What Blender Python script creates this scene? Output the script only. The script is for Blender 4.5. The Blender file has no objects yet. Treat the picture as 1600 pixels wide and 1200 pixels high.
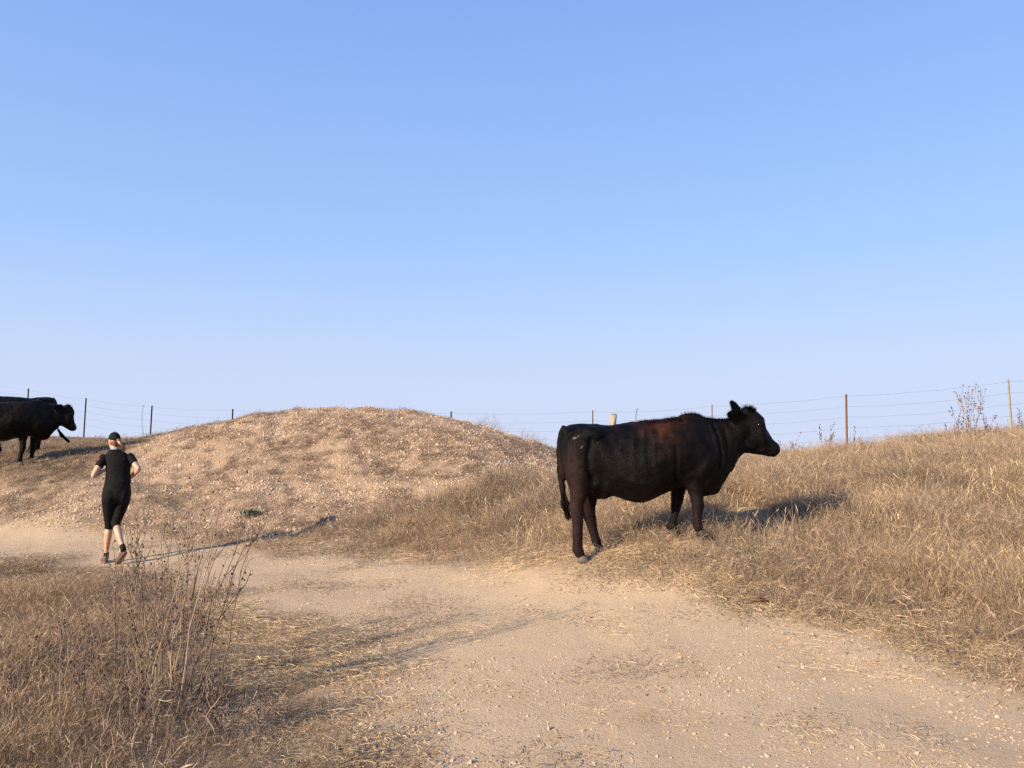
import bpy, bmesh, math, random
import numpy as np
from mathutils import Vector, Matrix, Euler

rng = np.random.default_rng(7)
random.seed(7)
scene = bpy.context.scene
COL = scene.collection
R = math.radians

# ------------------------------------------------------------------ camera
F = 1209.0                    # focal length in pixels of the 1600 px photograph
CAM_H, PITCH = 1.5, R(4.8)
cam_data = bpy.data.cameras.new('camera')
cam_data.sensor_width = 36.0
cam_data.lens = 36.0 * F / 1600.0
cam_data.clip_start, cam_data.clip_end = 0.05, 9000.0
cam = bpy.data.objects.new('camera', cam_data)
COL.objects.link(cam)
cam.location = (0, 0, CAM_H)
cam.rotation_euler = (R(90) + PITCH, 0, 0)
scene.camera = cam

# ------------------------------------------------------------------ sky, sun, exposure
SUN_EL, SUN_AZ = R(21.0), R(225.0)      # azimuth clockwise from +Y (the view direction)
world = bpy.data.worlds.new('World')
scene.world = world
world.use_nodes = True
wn = world.node_tree
wn.nodes.clear()
w_sky = wn.nodes.new('ShaderNodeTexSky')
w_sky.sky_type = 'NISHITA'
w_sky.sun_disc = False
w_sky.sun_elevation = SUN_EL
w_sky.sun_rotation = SUN_AZ
w_sky.altitude = 100.0
w_sky.air_density = 1.0
w_sky.dust_density = 1.0
w_sky.ozone_density = 3.0
# dry-season haze over the clear sky: paler and more even towards the horizon, all the way round
w_co = wn.nodes.new('ShaderNodeTexCoord')
w_xyz = wn.nodes.new('ShaderNodeSeparateXYZ')
wn.links.new(w_co.outputs['Generated'], w_xyz.inputs[0])
w_rmp = wn.nodes.new('ShaderNodeValToRGB')
HAZE = [(0.0, (.352,.392,.500)), (.11, (.318,.380,.522)), (.24, (.226,.338,.560)), (.52, (.144,.252,.530)), (1.0, (.080,.150,.340))]
cr = w_rmp.color_ramp
while len(cr.elements) < len(HAZE): cr.elements.new(0.5)
for e, (p, c) in zip(cr.elements, HAZE): e.position = p; e.color = (*c, 1)
wn.links.new(w_xyz.outputs['Z'], w_rmp.inputs['Fac'])
w_amp = wn.nodes.new('ShaderNodeVectorMath'); w_amp.operation = 'SCALE'; w_amp.inputs['Scale'].default_value = 10.0
wn.links.new(w_rmp.outputs['Color'], w_amp.inputs[0])
w_mr = wn.nodes.new('ShaderNodeMapRange')
w_mr.inputs['From Min'].default_value = 0.02; w_mr.inputs['From Max'].default_value = 0.30
w_mr.inputs['To Min'].default_value = 1.0; w_mr.inputs['To Max'].default_value = 0.80
wn.links.new(w_xyz.outputs['Z'], w_mr.inputs['Value'])
w_mix = wn.nodes.new('ShaderNodeMix'); w_mix.data_type = 'RGBA'
wn.links.new(w_mr.outputs['Result'], w_mix.inputs[0])
wn.links.new(w_sky.outputs[0], w_mix.inputs[6])
wn.links.new(w_amp.outputs[0], w_mix.inputs[7])
w_bg = wn.nodes.new('ShaderNodeBackground')
w_bg.inputs['Strength'].default_value = 0.10
w_out = wn.nodes.new('ShaderNodeOutputWorld')
wn.links.new(w_mix.outputs[2], w_bg.inputs['Color'])
wn.links.new(w_bg.outputs[0], w_out.inputs['Surface'])

sun_data = bpy.data.lights.new('sun', 'SUN')
sun_data.energy = 5.0
sun_data.angle = R(0.6)
sun_data.color = (1.0, 0.80, 0.575)
sun = bpy.data.objects.new('sun', sun_data)
COL.objects.link(sun)
to_sun = Vector((math.sin(SUN_AZ) * math.cos(SUN_EL), math.cos(SUN_AZ) * math.cos(SUN_EL), math.sin(SUN_EL)))
sun.rotation_euler = (-to_sun).to_track_quat('-Z', 'Y').to_euler()
sun.location = to_sun * 60

scene.view_settings.view_transform = 'Standard'
scene.view_settings.look = 'None'
scene.view_settings.gamma = 1.0
scene.view_settings.use_curve_mapping = False
scene.view_settings.exposure = 0.89
scene.render.engine = 'CYCLES'
scene.cycles.max_bounces = 4
scene.cycles.use_denoising = False
scene.cycles.diffuse_bounces = 2
scene.cycles.glossy_bounces = 2
scene.cycles.transmission_bounces = 2
scene.cycles.transparent_max_bounces = 8

# ------------------------------------------------------------------ helpers
_fw = np.array([0, math.cos(PITCH), math.sin(PITCH)])
_up = np.array([0, -math.sin(PITCH), math.cos(PITCH)])
def ray(px, py):
    return _fw + np.array([1.0, 0, 0]) * (px - 800) / F + _up * (600 - py) / F
def at(px, py, Y):
    """point seen at photo pixel px,py that lies Y metres ahead"""
    d = ray(px, py)
    return np.array([0, 0, CAM_H]) + d * (Y / d[1])

def tag(o, label=None, cat=None, group=None, kind=None):
    if label: o['label'] = label
    if cat: o['category'] = cat
    if group: o['group'] = group
    if kind: o['kind'] = kind
    return o

def empty(name, loc=(0, 0, 0), rz=0.0):
    o = bpy.data.objects.new(name, None)
    o.empty_display_size = 0.2
    COL.objects.link(o)
    o.location = loc
    o.rotation_euler = (0, 0, rz)
    return o

def mesh_obj(name, v, f, mat=None, parent=None, smooth=False, link=True):
    me = bpy.data.meshes.new(name)
    me.from_pydata([tuple(map(float, p)) for p in v], [], [tuple(int(i) for i in q) for q in f])
    me.update()
    if smooth:
        me.polygons.foreach_set('use_smooth', [True] * len(me.polygons))
    if mat: me.materials.append(mat)
    o = bpy.data.objects.new(name, me)
    if link: COL.objects.link(o)
    if parent is not None: o.parent = parent
    return o

class MB:
    """collects closed shapes into one mesh"""
    def __init__(s): s.v, s.f = [], []
    def add(s, v, f):
        b = len(s.v)
        s.v.extend([tuple(p) for p in v]); s.f.extend([tuple(i + b for i in q) for q in f])
        return s
    def loft(s, rings, cap=True):
        n = len(rings[0]); v = [tuple(p) for r in rings for p in r]; f = []
        for i in range(len(rings) - 1):
            for j in range(n):
                k = (j + 1) % n
                f.append((i*n + j, i*n + k, (i+1)*n + k, (i+1)*n + j))
        if cap:
            a = len(v); v.append(tuple(np.mean(rings[0], axis=0))); v.append(tuple(np.mean(rings[-1], axis=0)))
            e = (len(rings) - 1) * n
            for j in range(n):
                k = (j + 1) % n
                f.append((a, k, j)); f.append((a + 1, e + j, e + k))
        return s.add(v, f)
    def tube(s, pts, rad, n=6, flat=1.0):
        """tube through points with a radius for each"""
        pts = [np.array(p, float) for p in pts]
        if np.isscalar(rad): rad = [rad] * len(pts)
        rings = []; u = None
        for i, p in enumerate(pts):
            t = pts[min(i+1, len(pts)-1)] - pts[max(i-1, 0)]
            t = t / (np.linalg.norm(t) + 1e-12)
            if u is None:
                a = np.array([1.0, 0, 0]) if abs(t[0]) < 0.8 else np.array([0, 1.0, 0])
                u = np.cross(a, t)
            u = u - t * np.dot(u, t); u /= np.linalg.norm(u) + 1e-12
            w = np.cross(t, u)
            ang = np.arange(n) * 2 * math.pi / n
            rings.append([p + rad[i] * (u * math.cos(q) + w * math.sin(q) * flat) for q in ang])
        return s.loft(rings)
    def ball(s, c, r, n=14, m=9, rot=None):
        c = np.array(c, float); r = np.array(r if not np.isscalar(r) else (r, r, r), float)
        rings = []
        for i in range(1, m):
            a = math.pi * i / m
            rg = []
            for j in range(n):
                b = 2 * math.pi * j / n
                p = np.array([math.sin(a) * math.cos(b), math.sin(a) * math.sin(b), math.cos(a)]) * r
                if rot is not None: p = np.array(rot @ Vector(p))
                rg.append(c + p)
            rings.append(rg[::-1])
        return s.loft(rings)
    def box(s, lo, hi):
        x0, y0, z0 = lo; x1, y1, z1 = hi
        v = [(x0,y0,z0),(x1,y0,z0),(x1,y1,z0),(x0,y1,z0),(x0,y0,z1),(x1,y0,z1),(x1,y1,z1),(x0,y1,z1)]
        return s.add(v, [(0,3,2,1),(4,5,6,7),(0,1,5,4),(1,2,6,5),(2,3,7,6),(3,0,4,7)])
    def build(s, name, mat=None, parent=None, smooth=False, link=True):
        return mesh_obj(name, s.v, s.f, mat, parent, smooth, link)

def crom(st, k):
    """Catmull-Rom through the rows of st, k steps for each span"""
    st = np.array(st, float); n = len(st); out = []
    for i in range(n - 1):
        p0, p1, p2, p3 = st[max(i-1,0)], st[i], st[i+1], st[min(i+2,n-1)]
        for j in range(k):
            t = j / k
            out.append(0.5*((2*p1) + (-p0+p2)*t + (2*p0-5*p1+4*p2-p3)*t*t + (-p0+3*p1-3*p2+p3)*t**3))
    out.append(st[-1])
    return np.array(out)

def fuse(name, mb, voxel, smooth_it, mat, parent=None, factor=0.5):
    """one continuous skin round all shapes in mb"""
    tmp = mb.build(name + '_raw')
    m = tmp.modifiers.new('r', 'REMESH'); m.mode = 'VOXEL'; m.voxel_size = voxel
    if smooth_it:
        q = tmp.modifiers.new('s', 'SMOOTH'); q.factor = factor; q.iterations = smooth_it
    dg = bpy.context.evaluated_depsgraph_get()
    me = bpy.data.meshes.new_from_object(tmp.evaluated_get(dg))
    old = tmp.data
    bpy.data.objects.remove(tmp); bpy.data.meshes.remove(old)
    me.name = name
    me.polygons.foreach_set('use_smooth', [True] * len(me.polygons))
    me.materials.clear()
    if mat: me.materials.append(mat)
    o = bpy.data.objects.new(name, me); COL.objects.link(o)
    if parent is not None: o.parent = parent
    return o

def verts_of(me):
    a = np.empty(len(me.vertices) * 3); me.vertices.foreach_get('co', a); return a.reshape(-1, 3)
def normals_of(me):
    a = np.empty(len(me.vertices) * 3); me.vertices.foreach_get('normal', a); return a.reshape(-1, 3)

# value noise
_T = np.random.default_rng(3).random((256, 256))
def vnoise(x, y):
    x = np.asarray(x, float); y = np.asarray(y, float)
    xi = np.floor(x).astype(int); yi = np.floor(y).astype(int)
    fx = x - xi; fy = y - yi
    fx = fx*fx*(3-2*fx); fy = fy*fy*(3-2*fy)
    a = _T[xi & 255, yi & 255]; b = _T[(xi+1) & 255, yi & 255]
    c = _T[xi & 255, (yi+1) & 255]; d = _T[(xi+1) & 255, (yi+1) & 255]
    return (a*(1-fx)+b*fx)*(1-fy) + (c*(1-fx)+d*fx)*fy
def fbm(x, y, o=4):
    s = 0; a = 0.5; t = 0
    for i in range(o):
        s = s + a * vnoise(x * 2**i + 17.3*i, y * 2**i + 5.1*i); t += a; a *= 0.5
    return s / t
def sstep(a, b, x):
    t = np.clip((np.asarray(x, float) - a) / (b - a), 0, 1); return t*t*(3-2*t)

# ------------------------------------------------------------------ materials
def material(name):
    m = bpy.data.materials.new(name); m.use_nodes = True
    nt = m.node_tree; nt.nodes.clear()
    out = nt.nodes.new('ShaderNodeOutputMaterial')
    b = nt.nodes.new('ShaderNodeBsdfPrincipled')
    nt.links.new(b.outputs[0], out.inputs['Surface'])
    return m, nt, b, out
def N(nt, kind, **kw):
    n = nt.nodes.new(kind)
    for k, v in kw.items():
        if k.startswith('i_'): n.inputs[k[2:].replace('_', ' ')].default_value = v
        else: setattr(n, k, v)
    return n
def mixc(nt, fac, a, b, blend='MIX'):
    m = nt.nodes.new('ShaderNodeMix'); m.data_type = 'RGBA'; m.blend_type = blend
    for sock, val in ((m.inputs[0], fac), (m.inputs[6], a), (m.inputs[7], b)):
        if isinstance(val, bpy.types.NodeSocket): nt.links.new(val, sock)
        elif isinstance(val, (int, float)): sock.default_value = val
        else: sock.default_value = (*val, 1) if len(val) == 3 else val
    return m.outputs[2]
def ramp(nt, src, lo, hi, smooth=False):
    r = nt.nodes.new('ShaderNodeMapRange'); r.interpolation_type = 'SMOOTHSTEP' if smooth else 'LINEAR'
    r.inputs['From Min'].default_value = lo; r.inputs['From Max'].default_value = hi
    nt.links.new(src, r.inputs['Value']); return r.outputs['Result']
def noise(nt, co, scale, detail=4, rough=0.55):
    n = nt.nodes.new('ShaderNodeTexNoise'); n.inputs['Scale'].default_value = scale
    n.inputs['Detail'].default_value = detail; n.inputs['Roughness'].default_value = rough
    nt.links.new(co, n.inputs['Vector']); return n.outputs['Fac']
def mul(nt, a, b, op='MULTIPLY'):
    m = nt.nodes.new('ShaderNodeMath'); m.operation = op
    for s, v in ((m.inputs[0], a), (m.inputs[1], b)):
        if isinstance(v, bpy.types.NodeSocket): nt.links.new(v, s)
        else: s.default_value = v
    return m.outputs[0]
def bump(nt, h, strength, dist, bsdf):
    b = nt.nodes.new('ShaderNodeBump'); b.inputs['Strength'].default_value = strength
    b.inputs['Distance'].default_value = dist
    nt.links.new(h, b.inputs['Height']); nt.links.new(b.outputs[0], bsdf.inputs['Normal'])
def plain(name, col, rough=0.7, var=0.25, scale=20, metal=0.0, bmp=0.15):
    m, nt, b, o = material(name)
    g = N(nt, 'ShaderNodeTexCoord').outputs['Object']
    n = noise(nt, g, scale, 4)
    c = mixc(nt, n, tuple(x*(1-var) for x in col), tuple(min(1, x*(1+var)) for x in col))
    nt.links.new(c, b.inputs['Base Color'])
    b.inputs['Roughness'].default_value = rough; b.inputs['Metallic'].default_value = metal
    if bmp: bump(nt, noise(nt, g, scale*4, 3), bmp, 0.01, b)
    return m

# ------------------------------------------------------------------ the lie of the land
# the big cow stands at COW_P heading COW_RZ; its hooves pin the ground under them
COW_Y, COW_RZ = 7.95, R(2.5)
COW_S = 0.00196                                   # metres for one unit of its side drawing
_p = at(988, 874.5, COW_Y); COW_P = np.array(_p)
def cow_local(xd, yd, lat): return np.array([(xd - 560) * COW_S, lat, (915 - yd) * COW_S])
def cow_world(l):
    c, s = math.cos(COW_RZ), math.sin(COW_RZ)
    return np.array([COW_P[0] + c*l[0] - s*l[1], COW_P[1] + s*l[0] + c*l[1], COW_P[2] + l[2]])

pix = [  # photo x, photo y, metres ahead
 (190,885,10.05),(100,850,11.6),(0,868,10.7),(0,815,13.6),(-250,850,12.0),(-250,800,15.0),
 (300,868,10.3),(300,835,12.2),(440,850,11.1),(500,833,11.9),(535,825,12.0),(650,850,10.9),(800,858,9.5),
 (420,900,9.2),(600,900,8.9),(760,920,7.75),(960,925,6.95),(1150,945,6.45),(1300,980,5.95),(1450,1025,5.45),(1600,1080,4.95),
 # mound
 (550,780,13.4),(550,720,14.8),(550,665,16.2),(550,642,17.3),(480,645,17.2),(640,643,17.3),
 (400,655,17.0),(300,674,17.2),(220,688,17.6),(300,760,14.2),(300,800,13.0),(420,770,13.6),(420,710,15.2),
 (710,655,17.2),(800,687,16.6),(866,722,16.0),(700,755,13.6),(640,700,15.2),(760,720,14.6),
 (800,800,12.0),(850,828,10.4),(850,770,12.6),(900,756,14.5),
 # left rise
 (160,703,21.0),(100,697,20.0),(40,693,20.0),(-120,692,20.0),(32,719,16.0),(63,713,16.3),(3,719,16.6),(100,760,14.6),(0,790,13.8),(0,745,15.2),(150,790,13.4),
 (-150,740,15.5),(200,730,15.6),(140,820,12.8),
 # right slope
 (1340,772,10.6),(1250,800,9.8),(1200,760,11.2),(1200,850,8.6),(1400,870,7.9),(1600,900,7.0),(1600,970,6.0),(1600,805,9.0),(1600,740,12.0),(1450,730,12.6),(1400,800,9.8),
 (1300,742,13.0),(1250,733,15.0),(1575,697,16.5),(1322,717,18.0),(1575,691,22.0),(1450,699,22.0),(1322,714,22.0),(1230,730,21.5),(1120,742,21.0),(1050,742,18.0),
 (1750,688,20.0),(1750,760,10.0),(1750,900,6.6),(1100,760,12.0),(1000,727,21.0),(920,730,21.0),
 # fence line
 (45,680,31.5),(135,686,30.0),(238,690,28.5),(364,697,27.0),(530,705,25.2),(705,722,23.5)]
ctrl = [at(*p) for p in pix]
ctrl += [np.array(p, float) for p in [(0,-6,0),(-8,-6,0),(8,-6,.5),(-8,0,0),(-4,0,0),(0,0,0),(4,0,.1),(8,0,.7),(-3,3.2,0),(-1.2,3.2,0),(0.6,3.2,0.01),(2.6,3.2,.0),
   (-4,5,0),(-1.5,5,0),(0.8,5,0.07),(0.9,6,.15),(-6,7,0),(-3.2,7,0),(-1,7,.07),(7,3,.75),(9,6,1.3),(12,10,2.0),(14,16,1.9),(16,24,1.8),(-9,6,0),(-13,10,0.1),(-16,16,1.0),(-22,24,1.9),
   (0,34,-.2),(10,34,.3),(-14,36,1.2),(-26,36,1.5),(22,32,1.0),(-4,40,-1.2),(20,10,2.6),(20,0,1.6),(-20,0,0)]]
HOOF = [(285,915,-.17),(402,884,.17),(897,792,-.15),(788,796,.15)]     # x, y of the drawing and lateral offset
ctrl += [cow_world(cow_local(*h)) for h in HOOF]
ctrl = np.array(ctrl)
def _U(d2): return np.where(d2 > 1e-9, 0.5 * d2 * np.log(np.maximum(d2, 1e-9)), 0.0)
_P = ctrl[:, :2] / 10.0; _n = len(_P)
_K = _U(((_P[:, None] - _P[None])**2).sum(-1)) + np.eye(_n) * 0.004
_A = np.zeros((_n+3, _n+3)); _A[:_n,:_n] = _K; _A[:_n,_n] = 1; _A[:_n,_n+1:] = _P; _A[_n,:_n] = 1; _A[_n+1:,:_n] = _P.T
_sol = np.linalg.solve(_A, np.concatenate([ctrl[:, 2], np.zeros(3)]))
def height0(x, y):
    x = np.asarray(x, float); y = np.asarray(y, float); sh = x.shape
    X = np.clip(x.ravel(), -24, 22); Y = np.clip(y.ravel(), -8, 40)
    q = np.stack([X, Y], 1) / 10.0
    z = _sol[_n] + q @ _sol[_n+1:]
    for i in range(_n):
        z = z + _sol[i] * _U((q[:,0]-_P[i,0])**2 + (q[:,1]-_P[i,1])**2)
    # beyond the hilltop the land drops to a plain
    d = np.maximum.reduce([np.abs(x.ravel()) - 20, y.ravel() - 30, -6 - y.ravel(), np.zeros(X.shape)])
    k = sstep(0, 60, d)
    return (z * (1-k) + (-9.0) * k).reshape(sh)

def proj(px, py, far=40.0):
    """where the sight line through a photo pixel meets the land"""
    d = ray(px, py); s = np.arange(2.0, far, 0.05) / d[1]
    p = np.array([0, 0, CAM_H])[None] + d[None] * s[:, None]
    h = height0(p[:,0], p[:,1]); hit = np.nonzero(p[:,2] <= h)[0]
    return p[hit[0]] if len(hit) else p[-1]

_far = [(-500,775),(-200,800),(0,813),(150,826),(300,846),(420,858),(560,868),(700,877),(850,888),(1000,906),(1150,936),(1300,975),(1450,1020),(1600,1078)]
_near = [(655,1200),(640,1120),(612,1062),(570,1015),(500,978),(400,948),(300,922),(200,898),(100,880),(0,869),(-200,852),(-500,820)]
PATH = [proj(*p)[:2] for p in _far] + [(4.1,4.0),(4.6,2.4),(4.2,0),(3.2,-9),(-1.6,-9),(-0.8,0),(-0.45,2.6)] + [proj(*p)[:2] for p in _near]
PATH = np.array(PATH)
def poly_sd(poly, x, y):
    """signed distance to a polygon, negative inside"""
    x = np.asarray(x, float); y = np.asarray(y, float)
    best = np.full(x.shape, 1e9); ins = np.zeros(x.shape, bool)
    for i in range(len(poly)):
        ax, ay = poly[i]; bx, by = poly[(i+1) % len(poly)]
        ex, ey = bx-ax, by-ay
        t = np.clip(((x-ax)*ex + (y-ay)*ey) / (ex*ex+ey*ey+1e-12), 0, 1)
        best = np.minimum(best, (x-ax-t*ex)**2 + (y-ay-t*ey)**2)
        c = ((ay > y) != (by > y)) & (x < (bx-ax) * (y-ay) / (by-ay+1e-12) + ax)
        ins ^= c
    return np.sqrt(best) * np.where(ins, -1, 1)
def path_sd(x, y): return poly_sd(PATH, x, y) + (fbm(x*0.9, y*0.9, 3) - 0.5) * 0.55
_mp = [(90,770,14.2),(200,720,16.0),(260,690,17.6),(300,672,19.0),(420,645,20.5),(560,640,21.0),(720,650,20.0),(860,690,18.0),(868,725,14.8),(800,752,13.6),(700,775,13.0),(600,800,12.6),(520,812,12.4),(470,838,11.6),(380,846,11.4),(280,832,12.2),(150,815,13.0),(0,795,13.8),(-150,785,14.3),(-150,765,15.0)]
MOUND = np.array([at(*p)[:2] for p in _mp])
def mound_sd(x, y): return poly_sd(MOUND, x, y) + (fbm(x*0.7+9, y*0.7, 3) - 0.5) * 1.0

def height(x, y):
    x = np.asarray(x, float); y = np.asarray(y, float)
    z = height0(x, y)
    r = sstep(-0.1, 0.5, path_sd(x, y)); mm = 1 - sstep(-.8, .2, mound_sd(x, y))
    z = z + mm * ((fbm(x*1.6+.6*y, y*.9, 3) - .5)*.16 + (fbm(x*4+2, y*4, 2) - .5)*.05)
    z = z + (fbm(x*1.3, y*1.3, 3) - 0.5) * (0.03 + 0.07*r) + (fbm(x*5, y*5, 2) - 0.5) * (0.010 + 0.028*r)
    return z
def gz(x, y): return float(height(np.array([x]), np.array([y]))[0])

def axis(lo, hi, d0, far, g=1.12):
    a = list(np.arange(lo, hi + d0, d0)); s = d0
    while a[-1] < far: s *= g; a.append(a[-1] + s)
    s = d0; b = []
    p = lo
    while p > -far: s *= g; p -= s; b.append(p)
    return np.array(b[::-1] + a)
gx = axis(-12, 9, 0.075, 4500); gy = axis(2.5, 21, 0.075, 4500)
GX, GY = np.meshgrid(gx, gy)
GZ = height(GX, GY)
PSD = path_sd(GX, GY); MSD = mound_sd(GX, GY)
# bare dark soil patches in the trodden verge between the weeds and the path
_vp = [(300,925),(400,950),(500,980),(590,1018),(655,1065),(690,1120),(700,1200),(705,1300),(330,1300),(330,1200),(335,1100),(330,1000)]
VERGE = np.array([proj(*p)[:2] for p in _vp])
def verge_sd(x, y): return poly_sd(VERGE, x, y)
M_path = 1 - sstep(-0.35, 0.18, PSD + (fbm(GX*6, GY*6, 3)-0.5)*0.5)
M_mound = 1 - sstep(-0.5, 0.5, MSD)
M_soil = sstep(0.52, 0.68, fbm(GX*1.6+3, GY*2.6, 4)) * (1 - sstep(-0.1, 0.9, verge_sd(GX, GY))) * sstep(0.1, 0.5, PSD)
nx, ny = len(gx), len(gy)
V = np.stack([GX, GY, GZ], -1).reshape(-1, 3)
dzx = np.gradient(GZ, gx, axis=1); dzy = np.gradient(GZ, gy, axis=0)
NV = np.stack([-dzx, -dzy, np.ones_like(GZ)], -1).reshape(-1, 3); NV /= np.linalg.norm(NV, axis=1)[:, None]
ii, jj = np.meshgrid(np.arange(nx-1), np.arange(ny-1))
q0 = (jj*nx + ii).ravel(); FQ = np.stack([q0, q0+1, q0+nx+1, q0+nx], 1)
fc = V[FQ].mean(1)
f_path = PSD.ravel()[FQ].mean(1) < 0
f_mound = (MSD.ravel()[FQ].mean(1) < 0) & ~f_path

g_mat, nt, b, out = material('hill_ground')
geo = N(nt, 'ShaderNodeNewGeometry').outputs['Position']
at_m = N(nt, 'ShaderNodeVertexColor', layer_name='zones').outputs['Color']
sep = N(nt, 'ShaderNodeSeparateColor'); nt.links.new(at_m, sep.inputs[0])
zp, zm, zs = sep.outputs[0], sep.outputs[1], sep.outputs[2]
n1 = noise(nt, geo, 0.9, 5); n2 = noise(nt, geo, 7, 6, 0.65); n3 = noise(nt, geo, 60, 4, 0.7); n4 = noise(nt, geo, 220, 2, 0.6)
soil = mixc(nt, ramp(nt, n2, .3, .7), (.235,.165,.105), (.35,.26,.165))
soil = mixc(nt, mul(nt, ramp(nt, n3, .45, .75), .5), soil, (.46,.34,.20))
dirt = mixc(nt, ramp(nt, n1, .3, .7), (.435,.320,.193), (.515,.388,.240))
dirt = mixc(nt, mul(nt, ramp(nt, n2, .35, .75), .5), dirt, (.56,.425,.285))
dirt = mixc(nt, mul(nt, ramp(nt, n3, .52, .66), .8), dirt, (.30,.21,.135))
dirt = mixc(nt, mul(nt, ramp(nt, n4, .57, .66), .8), dirt, (.74,.60,.43))
stony = mixc(nt, ramp(nt, n2, .3, .7), (.235,.167,.112), (.335,.243,.165))
stony = mixc(nt, mul(nt, ramp(nt, n3, .5, .65), .6), stony, (.45,.345,.245))
c = mixc(nt, zm, soil, stony)
c = mixc(nt, zp, c, dirt)
c = mixc(nt, mul(nt, zs, .6), c, (.20,.148,.10))
nt.links.new(c, b.inputs['Base Color']); b.inputs['Roughness'].default_value = 0.95
b.inputs['Specular IOR Level'].default_value = 0.15
hh = mul(nt, mul(nt, n2, .5), mul(nt, n3, .7), 'ADD'); hh = mul(nt, hh, mul(nt, n4, .35), 'ADD')
bump(nt, hh, 0.55, 0.022, b)

def terrain_piece(name, mask, label):
    fq = FQ[mask]; used = np.unique(fq); rem = np.full(len(V), -1); rem[used] = np.arange(len(used))
    me = bpy.data.meshes.new(name)
    me.vertices.add(len(used)); me.vertices.foreach_set('co', V[used].ravel())
    fi = rem[fq]; me.loops.add(fi.size); me.loops.foreach_set('vertex_index', fi.ravel())
    me.polygons.add(len(fi)); me.polygons.foreach_set('loop_start', np.arange(0, fi.size, 4))
    me.update(calc_edges=True); me.validate()
    me.polygons.foreach_set('use_smooth', [True]*len(me.polygons))
    a = me.color_attributes.new('zones', 'FLOAT_COLOR', 'POINT')
    col = np.stack([M_path.ravel(), M_mound.ravel(), M_soil.ravel(), np.ones(len(V))], 1)[used]
    a.data.foreach_set('color', col.ravel())
    me.normals_split_custom_set_from_vertices([tuple(n) for n in NV[used]])
    me.materials.append(g_mat)
    o = bpy.data.objects.new(name, me); COL.objects.link(o)
    tag(o, label, None, None, 'structure')
    return o
terrain_piece('ground', ~f_path & ~f_mound, 'dry grassy hilltop ground beside and beyond the dirt path')
terrain_piece('dirt_path', f_path, 'wide pale dirt path curving away past the mound')
terrain_piece('mound', f_mound, 'rounded mound of stony soil behind the runner')

# ------------------------------------------------------------------ cattle
def coat_material(name, brown):
    m, nt, b, out = material(name)
    co = N(nt, 'ShaderNodeTexCoord').outputs['Object']
    at_ = N(nt, 'ShaderNodeVertexColor', layer_name='coat').outputs['Color']
    sp = N(nt, 'ShaderNodeSeparateColor'); nt.links.new(at_, sp.inputs[0])
    n = noise(nt, co, 9, 5, .6); nf = noise(nt, co, 90, 3, .6)
    c = mixc(nt, ramp(nt, n, .35, .7), (.0016,.0014,.0015), (.0046,.0038,.0036))
    rr = mul(nt, sp.outputs[0], ramp(nt, n, .25, .65))
    c = mixc(nt, mul(nt, rr, brown), c, (.044,.0165,.0095))
    c = mixc(nt, mul(nt, sp.outputs[1], brown), c, (.026,.0135,.0115))
    c = mixc(nt, sp.outputs[2], c, (.42,.40,.36))
    nt.links.new(c, b.inputs['Base Color'])
    b.inputs['Roughness'].default_value = .42
    b.inputs['Specular IOR Level'].default_value = .085
    b.inputs['Sheen Weight'].default_value = .004; b.inputs['Sheen Roughness'].default_value = .4
    b.inputs['Sheen Tint'].default_value = (.7,.6,.55,1)
    mp = N(nt, 'ShaderNodeMapping'); mp.inputs['Scale'].default_value = (25, 60, 140)
    nt.links.new(co, mp.inputs['Vector'])
    h = mul(nt, noise(nt, mp.outputs[0], 1.6, 3, .6), mul(nt, nf, .4), 'ADD')
    h = mul(nt, h, mul(nt, noise(nt, co, 14, 3), 1.2), 'ADD')
    bump(nt, h, .55, .012, b)
    return m
m_coat = coat_material('black_coat_sun_faded', 1.0)
m_coat2 = coat_material('black_coat', .25)
m_hair, nt, b, out = material('black_hair')
hi = N(nt, 'ShaderNodeVertexColor', layer_name='hue').outputs['Color']
nt.links.new(hi, b.inputs['Base Color']); b.inputs['Roughness'].default_value = .5; b.inputs['Specular IOR Level'].default_value = .05
m_hoof = plain('hoof_horn', (.085,.072,.060), .6, .35, 30)
m_hoofd = plain('dark_hoof_horn', (.016,.0145,.0135), .6, .35, 30)
m_eye, nt, b, out = material('cow_eye'); b.inputs['Base Color'].default_value = (.008,.006,.005,1); b.inputs['Roughness'].default_value = .08

# side drawing of a cow: x, y in drawing units (COW_S metres each), y downward, the hind hoof at y = 915
BODY = [  # x, top, bottom, half width (m), how much the top narrows
 (190,300,395,.07,.1),(200,256,450,.15,.15),(218,230,500,.205,.2),(250,218,535,.245,.22),(300,213,548,.265,.25),(345,213,556,.275,.28),(400,218,566,.275,.34),(460,220,584,.295,.38),
 (540,207,612,.335,.40),(610,197,624,.345,.40),(690,188,595,.338,.40),(770,180,561,.312,.42),(830,170,545,.285,.45),(880,165,562,.268,.48),(930,171,590,.25,.45),(985,181,575,.215,.4),
 (1030,183,540,.18,.35),(1070,181,478,.152,.3),(1110,176,425,.135,.25)]
NECK = [((1080,182),(1085,470),.145),((1115,172),(1125,405),.125),((1145,160),(1150,375),.112)]
HEAD = [((1128,158),(1140,372),.085),((1160,138),(1162,369),.100),((1195,133),(1188,369),.108),((1232,146),(1210,371),.118),((1266,190),(1234,375),.114),((1272,222),(1250,378),.098),
        ((1286,252),(1264,381),.080),((1302,278),(1282,386),.074),((1318,300),(1300,389),.078),((1334,312),(1320,388),.078),((1345,326),(1334,381),.066),((1350,342),(1343,366),.035)]
HIND = [(300,400,105,.12),(288,470,82,.115),(282,530,62,.10),(275,580,48,.078),(266,622,40,.060),(264,655,38,.053),(267,690,33,.046),(267,740,28,.040),(266,790,26,.038),(265,830,27,.041),(268,857,32,.050),(277,878,26,.044),(284,892,30,.048)]
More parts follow.
